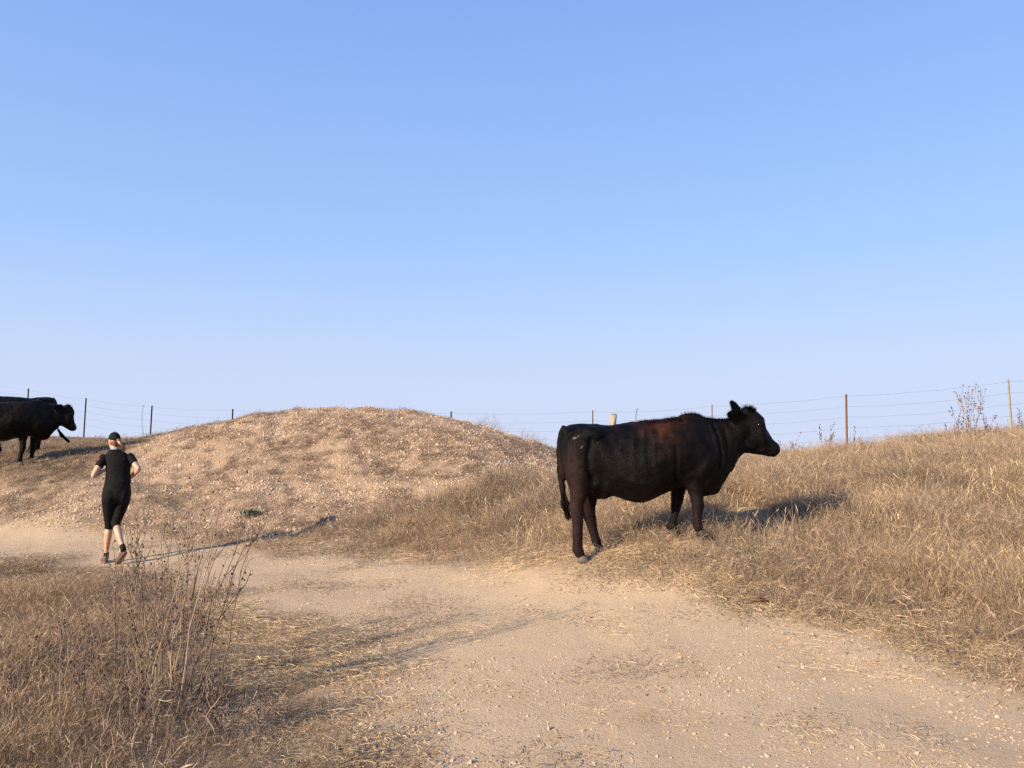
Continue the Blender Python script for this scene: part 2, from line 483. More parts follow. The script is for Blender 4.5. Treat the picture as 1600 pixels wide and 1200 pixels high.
HINDF = [(330,400,95,.12),(338,480,78,.115),(345,540,60,.10),(346,590,48,.078),(342,640,41,.060),(344,678,38,.052),(356,720,32,.045),(368,765,27,.040),(379,805,26,.038),(388,830,28,.041),(394,848,29,.046),(400,860,29,.047)]
FORE = [(850,380,85,.10),(850,440,76,.095),(858,500,56,.080),(868,550,43,.066),(877,595,34,.055),(885,630,34,.056),(885,655,28,.049),(884,685,23,.038),(884,715,22,.036),(885,736,28,.046),(891,754,25,.044),(896,768,29,.048)]
FOREF = [(850,380,80,.10),(845,450,68,.095),(838,510,50,.080),(828,560,40,.066),(820,605,33,.055),(815,640,31,.052),(811,662,28,.049),(804,692,23,.038),(797,722,22,.036),(792,744,25,.041),(788,760,27,.046),(787,772,29,.048)]
LEGLAT = {'hn': (-.15,-.17), 'hf': (.15,.17), 'fn': (-.15,-.15), 'ff': (.15,.15)}

def D(x, y, lat=0.0): return np.array([(x-560)*COW_S, lat, (915-y)*COW_S])

def ear(mb, base, tip, nrm, w):
    base = np.array(base); tip = np.array(tip); ax = tip - base; L = np.linalg.norm(ax); ax = ax / L
    nrm = np.array(nrm, float); nrm -= ax*np.dot(nrm, ax); nrm /= np.linalg.norm(nrm); sd = np.cross(ax, nrm)
    rings = []
    for t, k in ((-.12,.40),(.05,.45),(.2,.72),(.4,.98),(.6,1.0),(.78,.82),(.92,.5),(1.0,.2)):
        rings.append([base + ax*L*t + sd*w*k*math.cos(a) + nrm*(.016*math.sin(a) + .03*k*(math.cos(a)**2) - .015) for a in np.arange(12)*math.pi/6])
    mb.loft(rings)

def hoof(name, p, fwd, mat, parent, s=1.0):
    """cloven hoof under point p (ground height), toes along fwd"""
    mb = MB(); f = np.array([fwd[0], fwd[1], 0.0]); f /= np.linalg.norm(f); l = np.array([-f[1], f[0], 0])
    for sd in (-1, 1):
        rings = []
        for z, a0, a1, w in ((0,-.048,.075,.026),(.022,-.047,.066,.026),(.048,-.042,.050,.024),(.066,-.036,.036,.022)):
            c = p + f*(a0+a1)/2*s + l*sd*.025*s; r = []
            for a in np.arange(12)*math.pi/6:
                r.append(c + f*math.cos(a)*(a1-a0)/2*s + l*math.sin(a)*w*s*(1-.25*max(0,math.cos(a))) + np.array([0,0,z*s]))
            rings.append(r)
        mb.loft(rings)
    return mb.build(name, mat, parent, True)

def make_cow(name, pose, voxel, coat, loc, rz, label, group, fur=60000, flip=1):
    """pose: legs = dict of (rings, shift along body at hip, extra shift at hoof, extra drop at hoof); head = (dx, dy, turn, yaw)"""
    root = empty(name, loc, rz)
    mb = MB()
    ang = np.arange(28) * 2*math.pi/28
    fat = pose.get('fat', 1.0)
    rings = []
    for x, t, bt, w, nar in crom(BODY, 3):
        r = []
        for a in ang:
            cz, sy = math.cos(a), math.sin(a)
            y = w*fat * math.copysign(abs(sy)**.86, sy) * (1 - nar*max(0, cz)**1.6) * (1 - .12*max(0,-cz)**2)
            yy = (t+bt)/2 - (bt-t)/2 * cz + (bt-t)*.035*(1-cz*cz)
            r.append(D(x, yy, y))
        rings.append(r)
    mb.loft(rings)
    # muscles and bones that show through the hide
    for s in (-1, 1):
        mb.ball(D(338,272,s*.180*fat), (.11,.075,.085)); mb.ball(D(222,262,s*.10), (.06,.05,.06))
        mb.ball(D(285,375,s*.170), (.17,.10,.28), rot=Matrix.Rotation(R(8),3,'Y')); mb.ball(D(355,490,s*.175), (.11,.065,.13), rot=Matrix.Rotation(R(-25),3,'Y'))
        mb.ball(D(868,385,s*.150*fat), (.15,.110,.25), rot=Matrix.Rotation(R(12),3,'Y')); mb.ball(D(905,430,s*.19), (.12,.075,.15)); mb.ball(D(832,470,s*.185), (.075,.055,.10))
        mb.ball(D(410,520,s*.15), (.13,.07,.09), rot=Matrix.Rotation(R(20),3,'Y'))
    mb.ball(D(880,178), (.13,.06,.045)); mb.ball(D(975,535), (.12,.085,.10))
    mb.ball(D(405,566), (.12,.115,.07))
    for s in (-1, 1):
        for q in (-12, 14): mb.tube([D(405+q,585,s*.05), D(407+q,606,s*.05)], [.014,.010], 6)
    # head and neck
    hx, hy, turn, yaw = pose.get('head', (0,0,0,0))
    piv = D(1130, 230); Rm = Matrix.Rotation(R(yaw),3,'Z') @ Matrix.Rotation(R(turn),3,'Y'); sh = np.array([hx*COW_S, 0, -hy*COW_S])
    def HT(p): return np.array(Rm @ Vector(p - piv)) + piv + sh
    def slices(lst, fn, k):
        out = []
        for tx, ty, bx, by, w in crom([(*a, *b_, w_) for a, b_, w_ in lst], k):
            a, b_ = D(tx,ty), D(bx,by); c = (a+b_)/2; h = (a-b_)/2
            out.append([fn(c + h*math.cos(q) + np.array([0, w*math.copysign(abs(math.sin(q))**.9, math.sin(q))*(1-.18*max(0,-math.cos(q))), 0])) for q in ang])
        return out
    nk = slices(NECK, lambda p: p, 2)
    n_ = len(nk)
    nk2 = [[p*(1-i/(n_-1)) + HT(p)*(i/(n_-1)) for p in r] for i, r in enumerate(nk)]
    mb.loft(nk2)
    mb.tube([D(1000,330), D(1060,300), HT(D(1120,262)), HT(D(1165,250))], [.15,.15,.14,.11], 16)
    mb.loft(slices(HEAD, HT, 2))
    for s in (-1, 1):
        mb.ball(HT(D(1222,208,s*.088)), (.045,.032,.030)); mb.ball(HT(D(1190,300,s*.078)), (.09,.03,.10)); mb.ball(HT(D(1322,335,s*.055)), (.035,.02,.035))
        mb.ball(HT(D(1240,262,s*.082)), (.06,.022,.03), rot=Matrix.Rotation(R(45),3,'Y'))
    mb.ball(HT(D(1178,143)), (.06,.07,.04)); mb.ball(HT(D(1240,196)), (.06,.085,.055)); mb.ball(HT(D(1332,345)), (.035,.066,.055))
    e = pose.get('ears', ((-.90,-.36,.26), (-.24,.30,.85)))
    for s, dr in zip((-1, 1), e):
        bs = HT(D(1158,192,s*.085)); dr = np.array(dr); dr /= np.linalg.norm(dr)
        ear(mb, bs, bs + dr*.245, (dr[1]*s*-.2+.4, -.8 if s < 0 else -.5, -.35), .082)
    # legs
    hoofs = []
    for key, (rg, s0, s1, dz) in pose['legs'].items():
        l0, l1 = LEGLAT[key]; rr = []
        st = crom(rg, 2); y0, y1 = st[0][1], st[-1][1]
        for x, y, rx, ry in st:
            t = (y-y0)/(y1-y0); c = D(x, y, l0+(l1-l0)*t) + np.array([s0 + s1*t, 0, -dz*t])
            rr.append([c + np.array([(rx*COW_S*(1.0-.08*t)+.004)*math.cos(a), (ry*1.0+.003)*math.sin(a), 0]) for a in np.arange(16)*math.pi/8])
        mb.loft(rr)
        c = np.mean(rr[-1], axis=0)
        kn = rr[10] if key[0] == 'h' else rr[11]
        if key[0] == 'h': mb.ball(np.mean(kn, axis=0) + np.array([-.058,0,.03]), (.032,.029,.055))
        for s in (-1, 1): mb.ball(c + np.array([-.055, s*.022, .045]), (.018,.014,.022))
        hoofs.append((c + np.array([.012,0,-.040 if key[0]=='f' else -.044]), key))
    # tail
    tl = pose.get('tail', [(220,232),(200,262),(190,330),(190,420),(196,520),(206,600),(214,640)])
    tp = [D(*q[:2], q[2] if len(q) > 2 else 0.0) for q in tl]
    tp = list(crom(tp, 4)); mb.tube(tp, np.linspace(.046,.028,len(tp)), 8)
    body = fuse('body', mb, voxel, 18 if voxel < .016 else 9, coat, root)
    me = body.data
    P = verts_of(me); NN = normals_of(me)
    # undulating hide, creases and bony ridges
    dx = P[:,0]/COW_S + 560; dy = 915 - P[:,2]/COW_S
    sg = np.sign(P[:,1])*37
    big = fbm(P[:,0]*5.5+sg, P[:,2]*5.5+P[:,1]*3, 3) - .5; mid_ = fbm(P[:,0]*14+sg, P[:,2]*14, 2) - .5
    dis = big*.030*(1-sstep(1090,1160,dx)*.7)*(1-sstep(620,760,dy)*.75) + mid_*.008*(1-sstep(600,700,dy)*.5)
    def groove(pl, w, amp):
        d = np.full(len(P), 1e9)
        for (ax_,ay_),(bx_,by_) in zip(pl[:-1], pl[1:]):
            ex, ey = bx_-ax_, by_-ay_; t = np.clip(((dx-ax_)*ex+(dy-ay_)*ey)/(ex*ex+ey*ey),0,1)
            d = np.minimum(d, np.hypot(dx-ax_-t*ex, dy-ay_-t*ey))
        return amp*np.exp(-(d/w)**2)*(np.abs(NN[:,1]) > .25)
    if pose.get('head') is None:
        for pl, w_, am in (([(985,215),(1003,290),(1012,370),(1000,450)],9,-.012), ([(970,230),(985,300),(990,370)],11,.008), ([(1040,240),(1052,330),(1040,420)],10,-.007),
                           ([(760,340),(764,420),(772,500)],10,-.012), ([(335,300),(318,380),(322,450),(352,510)],14,-.016), ([(380,300),(410,380),(440,440)],26,.012),
                           ([(470,480),(560,520),(660,520)],26,.010), ([(232,300),(238,400),(246,480)],12,-.008), ([(1158,300),(1180,345),(1225,356),(1290,352)],7,.008), ([(1340,366),(1300,362),(1262,352)],4,-.007),
                           ([(1205,222),(1222,232),(1240,228)],5,-.006), ([(1205,208),(1224,200),(1242,208)],6,.008), ([(1230,250),(1265,300),(1300,325)],8,.006), ([(560,250),(545,340),(540,430)],12,.006), ([(610,250),(596,340),(592,430)],12,.006), ([(660,250),(648,340),(645,430)],12,.006)):
            dis += groove(pl, w_, am)
    P = P + NN*dis[:,None]; me.vertices.foreach_set('co', P.ravel()); me.update()
    NN = normals_of(me)
    # sun-faded hide: saddle patch, brown legs and quarters; droppings on the hip
    dx = P[:,0]/COW_S + 560; dy = 915 - P[:,2]/COW_S
    nz = fbm(dx*.03, dy*.03 + P[:,1]*9, 4)
    sad = np.exp(-(((dx-720-(nz-.5)*160)/85)**2 + ((dy-235+(nz-.5)*90)/75)**2)) * 1.1
    sad = np.maximum(sad, .35*np.exp(-(((dx-690)/55)**2 + ((dy-330)/60)**2)))
    sad = np.maximum(sad, .5*np.exp(-(((dx-800)/60)**2 + ((dy-200)/30)**2)))
    mzl = np.exp(-(((P - HT(D(1338,352)))**2).sum(1)) / .035**2)
    leg = sstep(500, 640, dy) * (1 - .6*sstep(880,930,dx)*0) * .55 + .75*np.exp(-((dx-225)/55)**2) * sstep(280,420,dy) * (1-sstep(600,800,dy)*.5)
    leg = np.maximum(leg*np.where(np.abs(P[:,1]) > .06, 1, .6), .5*np.exp(-(((dx-440)/60)**2+((dy-560)/22)**2)))
    leg = leg*.8
    leg = np.clip(np.maximum(leg*(.55+.7*nz), mzl*.7), 0, 1)
    leg = np.where((dy > 500) & (dx > 420) & (dx < 800), leg*.35, leg)
    st_ = np.zeros(len(P))
    if coat is m_coat:
        for cx, cy, ax_, ay_, rot_ in ((250,290,14,4.5,.2),(284,336,4,9,-.3),(268,282,8,3,.3)):
            u = (dx-cx)*math.cos(rot_)+(-(dy-cy))*math.sin(rot_); v_ = -(dx-cx)*math.sin(rot_)+(-(dy-cy))*math.cos(rot_)
            st_ = np.maximum(st_, np.where(NN[:,1]*1 < .2, 1-sstep(.4,1.1,np.sqrt((u/ax_)**2+(v_/ay_)**2)), 0)*.3)
    ca = me.color_attributes.new('coat', 'FLOAT_COLOR', 'POINT')
    cc = np.stack([np.clip(sad,0,1), leg, st_, np.ones(len(P))], 1)
    ca.data.foreach_set('color', cc.ravel())
    # hooves and eyes
    for c, key in hoofs:
        g = pose.get('ground', None)
        hoof('hoof', c, (1, .15 if key[1]=='f' else -.15), m_hoof if key in pose.get('pale', ()) else m_hoofd, root)
    for s in (-1, 1):
        q = MB().ball(HT(D(1222,219,s*.117)), (.022,.014,.017)); q.build('eye', m_eye, root, True)
        nq = HT(D(1331,333,s*.058)); MB().ball(nq, (.013,.009,.017), 10, 6).build('nostril', m_eye, root, True)
    # short hair all over, longer on the spine, poll, ears and tail end
    if fur:
        me.calc_loop_triangles(); nt_ = len(me.loop_triangles)
        tri = np.empty(nt_*3, int); me.loop_triangles.foreach_get('vertices', tri); tri = tri.reshape(-1,3)
        A, B, C_ = P[tri[:,0]], P[tri[:,1]], P[tri[:,2]]
        ar = np.linalg.norm(np.cross(B-A, C_-A), axis=1)
        gr = np.random.default_rng(5)
        pick = gr.choice(nt_, fur, p=ar/ar.sum()); u, v_ = gr.random(fur), gr.random(fur); sw = u+v_ > 1; u[sw] = 1-u[sw]; v_[sw] = 1-v_[sw]
        root_p = A[pick] + (B-A)[pick]*u[:,None] + (C_-A)[pick]*v_[:,None]
        nn = NN[tri[pick,0]]
        rx = root_p[:,0]/COW_S+560; ry = 915-root_p[:,2]/COW_S
        flow = np.stack([-np.ones(fur)*.8, np.zeros(fur), -np.ones(fur)*.9], 1); flow += gr.normal(0,.25,(fur,3))
        flow -= nn*(flow*nn).sum(1)[:,None]; flow /= np.linalg.norm(flow,axis=1)[:,None]+1e-9
        L = gr.uniform(.009,.016,fur); lift = np.full(fur,.22)
        spine = (nn[:,2] > .75) & (rx > 600) & (rx < 1120) & (ry < 215); L[spine] *= 2.0; lift[spine] = .7
        wth = spine & (np.abs(rx-875) < 40); L[wth] *= 1.35
        hp = HT(D(1185,135)); dpo = np.linalg.norm(root_p-hp,axis=1); poll = dpo < .085; L[poll] *= 3.0; lift[poll] = .8
        for s, dr in zip((-1,1), e):
            dr = np.array(dr)/np.linalg.norm(dr); c = HT(D(1158,192,s*.085)) + dr*.15; em = np.linalg.norm(root_p-c,axis=1) < .10
            L[em] *= 1.8; lift[em] = .5
        d_ = flow*(1-lift[:,None]) + nn*lift[:,None]; d_ /= np.linalg.norm(d_,axis=1)[:,None]
        face = (rx > 1215) & (ry > 150); L[face] *= .45
        sd = np.cross(d_, nn); sd /= np.linalg.norm(sd,axis=1)[:,None]+1e-9
        wd = np.where(poll, .0030, .0022)[:,None]
        root_p = root_p - nn*.002
        hv = np.stack([root_p - sd*wd, root_p + sd*wd, root_p + d_*L[:,None]], 1).reshape(-1,3)
        hf = np.arange(fur*3).reshape(-1,3)
        hcol = np.array([.0026,.0022,.0022])[None]*gr.uniform(.5,1.7,fur)[:,None]
        vs = cc[tri[pick,0]]
        bw = coat is m_coat
        hcol = hcol*(1-vs[:,:1]*bw) + vs[:,:1]*bw*np.array([.044,.0165,.0095]); hcol = hcol*(1-vs[:,1:2]*bw) + vs[:,1:2]*bw*np.array([.026,.0135,.0115])
        hcol = hcol*(1-vs[:,2:3]) + vs[:,2:3]*np.array([.42,.40,.36])
        # tail switch
        k = 900; tb = np.array(pose.get('switch', [D(200,560), D(214,635), D(230,705)])); tt = gr.random(k)
        base = tb[0] + gr.normal(0,.012,(k,3)); end = tb[-1] + gr.normal(0,.016,(k,3)); mid = tb[len(tb)//2] + gr.normal(0,.016,(k,3))
        base = base + (mid-base)*(tt*.6)[:,None]
        wv = np.array([0,.0025,0]) + gr.normal(0,.0015,(k,3))
        tv = np.stack([base-wv, base+wv, mid+wv, end, mid-wv], 1).reshape(-1,3)
        b0 = len(hv) + np.arange(k)*5
        faces = [tuple(q) for q in hf] + [(i,i+1,i+2,i+3,i+4) for i in b0]
        hv = np.concatenate([hv, tv]); hc = np.concatenate([np.repeat(hcol,3,0), np.tile(np.array([[.011,.0075,.006]]),(k*5,1))])
        ho = mesh_obj('hair', hv, faces, m_hair, root)
        a = ho.data.color_attributes.new('hue', 'FLOAT_COLOR', 'POINT')
        a.data.foreach_set('color', np.concatenate([hc, np.ones((len(hc),1))],1).ravel())
        ho['kind'] = 'stuff'
        hn = np.concatenate([np.repeat(nn,3,0), np.tile(np.array([[-.6,-.75,.2]]),(k*5,1))])
        ho.data.polygons.foreach_set('use_smooth', [True]*len(ho.data.polygons))
        ho.data.normals_split_custom_set_from_vertices([tuple(q) for q in hn])
    tag(root, label, 'cow', group)
    return root

make_cow('cow', {'legs': {'hn': (HIND,0,0,0), 'hf': (HINDF,0,0,0), 'fn': (FORE,0,0,0), 'ff': (FOREF,0,0,0)}, 'pale': ('hn',)},
         .0115, m_coat, tuple(COW_P), COW_RZ, 'black cow with a reddish brown saddle patch standing between path and grassy slope', 'black cattle by the path', 70000)

B_Y, B_RZ, B_S = 16.0, R(28), .965
_h = np.array([math.cos(B_RZ), math.sin(B_RZ)])
bp = at(76, 700, B_Y)[:2] - _h*.96*B_S; bf = bp + _h*.34*B_S
cb = make_cow('cow', {'legs': {'hn': (HIND,.05,.0,0), 'hf': (HINDF,0,-.1,0), 'fn': (FORE,-.10,-.10,.14), 'ff': (FOREF,.06,.12,.10)}, 'pale': ('fn',), 'head': (-30,36,16,0), 'fat': 1.08,
         'ears': ((-.75,-.6,.15),(-.5,.6,.3))}, .018, m_coat2, (bp[0], bp[1], gz(*bf) - .085), B_RZ, 'black cow on the left rise looking right, a pale front hoof showing', 'black cattle by the path', 14000)
cb.scale = (B_S,)*3; cb.rotation_euler = (0, R(3.5), B_RZ)
C_Y, C_RZ, C_S = 17.4, R(208), .95
_h = np.array([math.cos(C_RZ), math.sin(C_RZ)])
cp_ = at(90, 700, C_Y)[:2] + _h*.725*C_S
cc_ = make_cow('cow', {'legs': {'hn': (HIND,.10,.18,0), 'hf': (HINDF,.05,.1,0), 'fn': (FORE,-.1,-.12,.14), 'ff': (FOREF,0,.05,.14)}, 'fat': 1.08,
         'tail': [(220,232),(196,270),(184,340),(182,440),(184,540),(172,610)], 'switch': [D(172,610), D(140,680), D(62,772)]}, .018, m_coat2,
         (cp_[0], cp_[1], gz(*(cp_)) - .05), C_RZ, 'black cow half hidden behind another, rump and swinging tail to the right', 'black cattle by the path', 14000)
cc_.scale = (C_S,)*3; cc_.rotation_euler = (0, R(4.0), C_RZ)

# ------------------------------------------------------------------ the runner
RUN_Y = 10.1
_rx = at(177, 885, RUN_Y)[0]
runner = empty('person', (_rx, RUN_Y, gz(_rx, RUN_Y)), R(27))
runner.scale = (.88, 1, 1)
tag(runner, 'person in black shirt, black capri leggings and cap running away along the path', 'person')
m_skin, nt, b, out = material('skin')
co = N(nt, 'ShaderNodeTexCoord').outputs['Object']
nt.links.new(mixc(nt, noise(nt, co, 14, 4), (.44,.25,.17), (.53,.32,.225)), b.inputs['Base Color'])
b.inputs['Roughness'].default_value = .5; b.inputs['Subsurface Weight'].default_value = .08; b.inputs['Subsurface Radius'].default_value = (.02,.008,.004)
def cloth(name, col, var=.35):
    m, nt, b, out = material(name)
    co = N(nt, 'ShaderNodeTexCoord').outputs['Object']
    nt.links.new(mixc(nt, noise(nt, co, 6, 4), tuple(c*(1-var) for c in col), tuple(c*(1+var) for c in col)), b.inputs['Base Color'])
    b.inputs['Roughness'].default_value = .85; b.inputs['Specular IOR Level'].default_value = .2
    mp = N(nt, 'ShaderNodeMapping'); mp.inputs['Scale'].default_value = (7, 7, 16); nt.links.new(co, mp.inputs['Vector'])
    h = mul(nt, noise(nt, mp.outputs[0], 1.0, 3), mul(nt, noise(nt, co, 300, 2), .05), 'ADD')
    bump(nt, h, .7, .03, b)
    return m
m_shirt = cloth('black_jersey', (.0045,.0045,.0052)); m_legg = cloth('black_leggings', (.0036,.0036,.0042)); m_cap = cloth('black_cap_cloth', (.0065,.006,.006))
m_sock = cloth('black_sock', (.012,.011,.012)); m_gait = cloth('grey_neck_band', (.30,.31,.33)); m_patch = plain('red_sleeve_patch', (.20,.05,.035), .8)
m_shoe = plain('mauve_grey_shoe', (.085,.060,.058), .75, .3, 40); m_sole = plain('brown_rubber_sole', (.15,.082,.070), .7, .3, 60); m_lips = plain('lips', (.36,.13,.10), .5)
m_blond, nt, b, out = material('light_brown_hair')
co = N(nt, 'ShaderNodeTexCoord').outputs['Object']
mp = N(nt, 'ShaderNodeMapping'); mp.inputs['Scale'].default_value = (160,160,12); nt.links.new(co, mp.inputs['Vector'])
nt.links.new(mixc(nt, ramp(nt, noise(nt, mp.outputs[0], 1, 3), .3, .7), (.060,.028,.013), (.26,.13,.052)), b.inputs['Base Color']); b.inputs['Roughness'].default_value = .45

def ell(cx, cy, z, rx, ry, n=20, p=1.0):
    return [np.array([cx + rx*math.copysign(abs(math.cos(a))**p, math.cos(a)), cy + ry*math.copysign(abs(math.sin(a))**p, math.sin(a)), z]) for a in np.arange(n)*2*math.pi/n]
def limb(mb, pts, rad, k=5, n=14):
    st = crom([(*p, r) for p, r in zip(pts, rad)], k); mb.tube([q[:3] for q in st], [q[3] for q in st], n)
J = {k: np.array(v, float) for k, v in dict(
    shL=(-.168,.05,1.400), elL=(-.305,-.035,1.150), wrL=(-.185,.175,1.205), shR=(.146,.045,1.400), elR=(.278,-.085,1.225), wrR=(.190,.145,1.115),
    hipL=(-.092,0,.88), knL=(-.078,.165,.500), anL=(-.100,.235,.105), hipR=(.098,0,.88), knR=(.012,.085,.510), anR=(.112,-.130,.230), head=(-.055,.115,1.590)).items()}
HY = R(24)                                            # head turned a little to the left
hrot = Matrix.Rotation(HY, 3, 'Z')
def HP(x, y, z): return J['head'] + np.array(hrot @ Vector((x, y, z)))
bd = MB()
bd.ball(HP(0,0,.015), (.075,.092,.100), 18, 12, rot=hrot); bd.ball(HP(0,.030,-.045), (.058,.062,.068), 14, 9, rot=hrot)
bd.tube([HP(0,.088,.012), HP(0,.108,-.020), HP(0,.088,-.030)], [.010,.014,.012], 8)
for s in (-1, 1):
    bd.ball(HP(s*.077,-.005,-.005), (.010,.020,.032), 10, 7, rot=hrot); bd.ball(HP(s*.035,.066,-.022), (.024,.022,.022), 10, 7)
bd.ball(HP(0,.075,-.092), (.022,.020,.018), 10, 7); bd.tube([HP(-.028,.082,.030), HP(0,.090,.032), HP(.028,.082,.030)], .011, 8)
limb(bd, [(-.035,.055,1.40),(-.045,.075,1.49),(-.052,.10,1.56)], [.062,.052,.054], 4)
bd.loft([ell(*r) for r in crom([(0,.01,.86,.165,.105),(.005,.015,.98,.165,.105),(.012,.025,1.12,.145,.090),(.008,.035,1.26,.150,.100),(0,.04,1.36,.155,.100),(-.02,.05,1.41,.110,.065),(-.036,.055,1.45,.055,.05)], 3)])
for s in 'LR':
    sh, el, wr = J['sh'+s], J['el'+s], J['wr'+s]
    limb(bd, [sh, sh*.6+el*.4, el*.85+sh*.15, el, el*.75+wr*.25, el*.35+wr*.65, wr], [.046,.046,.041,.039,.041,.033,.026])
    f = (wr-el)/np.linalg.norm(wr-el); sx = 1 if s == 'L' else -1           # hand: loose fist, thumb on top
    upv = np.array([0,0,1.0]) - f*f[2]; upv /= np.linalg.norm(upv); inn = np.cross(f, upv)*sx*1.0
    pc = wr + f*.045
    bd.tube([wr, wr+f*.02, pc, wr+f*.082], [.024,.030,.036,.032], 10, .62)
    for k, (h_, L) in enumerate(((.026,.076),(.009,.084),(-.009,.078),(-.026,.062))):
        q0 = wr + f*.080 + upv*h_; q1 = q0 + f*L*.42 + inn*.006; q2 = q1 + inn*L*.36 + f*.006; q3 = q2 - f*L*.30 + inn*.004
        limb(bd, [q0-f*.02, q0, q1, q2, q3], [.0095,.0098,.0092,.0086,.0075], 3, 8)
    t0 = wr + f*.028 + upv*.024 + inn*.010; limb(bd, [t0, t0+f*.028+upv*.012+inn*.012, t0+f*.052+upv*.008+inn*.026], [.012,.0105,.009], 3, 8)
    hp, kn, an = J['hip'+s], J['kn'+s], J['an'+s]; bk = np.array([0,-.018,0])
    limb(bd, [hp, hp*.55+kn*.45, kn*.92+hp*.08, kn*.9+an*.1, kn*.72+an*.28+bk, kn*.5+an*.5+bk*.8, kn*.2+an*.8, an], [.085,.070,.052,.049,.054,.048,.034,.032])
    limb(bd, [an, an + (np.array([0,.06,-.05]) if s == 'L' else np.array([-.03,.06,-.07]))], [.032,.028], 3)
body = fuse('body', bd, .0072, 4, m_skin, runner)
for s in (-1, 1):
    MB().ball(HP(s*.030,.083,.012), (.013,.009,.009), 10, 7).build('eye', plain('eye_white', (.6,.58,.55), .3) if s < 0 else bpy.data.materials['eye_white'], runner, True)
MB().tube([HP(-.022,.084,-.058), HP(0,.092,-.056), HP(.022,.084,-.058)], [.005,.008,.005], 8).build('mouth', m_lips, runner, True)
# shirt
sh_ = MB()
sh_.loft([ell(*r, 24, .92) for r in crom([(.012,.018,1.035,.180,.128),(.014,.022,1.07,.176,.124),(.014,.028,1.15,.164,.112),(.012,.035,1.25,.166,.118),(.004,.042,1.33,.172,.122),(-.012,.048,1.385,.176,.108),(-.022,.052,1.440,.122,.086),(-.038,.060,1.482,.070,.064)], 3)])
for s in 'LR':
    a, e_ = J['sh'+s], J['el'+s]; limb(sh_, [a+np.array([0,0,-.012]), a*.85+e_*.15, a*.62+e_*.38, a*.42+e_*.58], [.058,.061,.059,.059], 4)
shirt = fuse('shirt', sh_, .009, 8, m_shirt, runner)
# small red print on the left sleeve
a, e_ = J['shL'], J['elL']; d_ = (e_-a)/np.linalg.norm(e_-a); c0 = a*.68+e_*.32; sdv = np.array([-.80,-.55,0]); sdv -= d_*np.dot(sdv,d_); sdv /= np.linalg.norm(sdv); w_ = np.cross(d_, sdv)
pv = []; pf = []
for i in range(5):
    for j in range(4):
        an_ = (j-1.5)*.2; rr_ = .0635
        pv.append(c0 + d_*(i-2)*.010 + (sdv*math.cos(an_) + w_*math.sin(an_))*rr_*(1+.0))
for i in range(4):
    for j in range(3): pf.append((i*4+j, i*4+j+1, i*4+j+5, i*4+j+4))
po = mesh_obj('sleeve_print', pv, pf, m_patch, shirt, True)
sm = po.modifiers.new('t', 'SOLIDIFY'); sm.thickness = .004; sm.offset = 0
# leggings
lg = MB()
lg.loft([ell(*r, 24) for r in crom([(.010,.012,1.085,.166,.112),(.008,.008,1.02,.176,.120),(.005,0,.955,.190,.130),(.004,0,.89,.196,.132),(.002,.004,.83,.180,.118),(0,.01,.79,.14,.09)], 3)])
for s, sx in (('L',-1),('R',1)):
    hp, kn, an = J['hip'+s], J['kn'+s], J['an'+s]
    lg.ball(hp + np.array([-sx*.012,-.050,.012]), (.098,.085,.112))
    limb(lg, [hp + np.array([0,0,-.01]), hp*.7+kn*.3, hp*.4+kn*.6, hp*.12+kn*.88, kn*.97+an*.03, kn*.86+an*.14], [.104,.097,.082,.066,.061,.060], 4)
fuse('leggings', lg, .009, 10, m_legg, runner)
# neck band, cap, hair
nb = MB(); nb.loft([ell(-.038,.060,1.470,.068,.062,20), ell(-.042,.066,1.492,.062,.060,20), ell(-.046,.074,1.508,.058,.057,20)]); nb.build('neck_band', m_gait, runner, True)
cp = MB(); rings = []
for i in range(9):
    a = R(90)*(i/8.0)*.99; zz = .018 + .100*math.sin(a); k = math.cos(a)**.85
    rings.append([HP(.082*k*math.cos(q), -.002 + .101*k*math.sin(q), zz + .012*math.sin(q)*(1-i/8)) for q in np.arange(24)*math.pi/12])
cp.loft(rings); cp.ball(HP(0,0,.121), (.009,.009,.006), 8, 5)
cap = cp.build('cap', m_cap, runner, True)
vz = MB(); vr = []
for t in np.linspace(0, 1, 6):
    vr.append([HP(.074*math.sin(q)*(1-.12*t*t), .070*math.cos(q) + .018 + t*.072*math.cos(q*.75), .030 - .020*t - .028*(math.sin(q)**2)) for q in np.linspace(-1.25, 1.25, 13)])
vv = [p for r in vr for p in r]; vf = [(i*13+j, i*13+j+1, i*13+j+14, i*13+j+13) for i in range(5) for j in range(12)]
vo = mesh_obj('visor', vv, vf, m_cap, cap, True); md = vo.modifiers.new('t', 'SOLIDIFY'); md.thickness = .005
hr = MB(); hr.ball(HP(0,-.022,-.012), (.077,.078,.070), 18, 10, rot=hrot)
hr.ball(HP(0,-.048,-.050), (.058,.046,.050), 14, 8, rot=hrot)
hair = fuse('hair', hr, .01, 2, m_blond, runner)
pt = MB(); gr = np.random.default_rng(11)
q0, q1, q2, q3 = HP(.012,-.090,.020), np.array([.000,-.030,1.585]), np.array([.050,-.062,1.525]), np.array([.072,-.050,1.445])
pc_ = crom([q0,q1,q2,q3], 4); prd = np.interp(np.linspace(0,1,len(pc_)), [0,.12,.5,.8,1], [.016,.026,.036,.030,.010])
pt.tube(pc_, prd*.8, 10)
for k in range(120):
    a = gr.uniform(0, 6.28); rr_ = gr.uniform(.5,1.15); ln = gr.integers(8, len(pc_)+1); off = np.array([math.cos(a), math.sin(a)*.7, math.sin(a)*.6])
    pt.tube([pc_[i] + off*prd[i]*rr_ + gr.normal(0,.002,3) for i in range(0, ln, 2)], .0022, 3)
pt.build('ponytail', m_blond, hair, False)
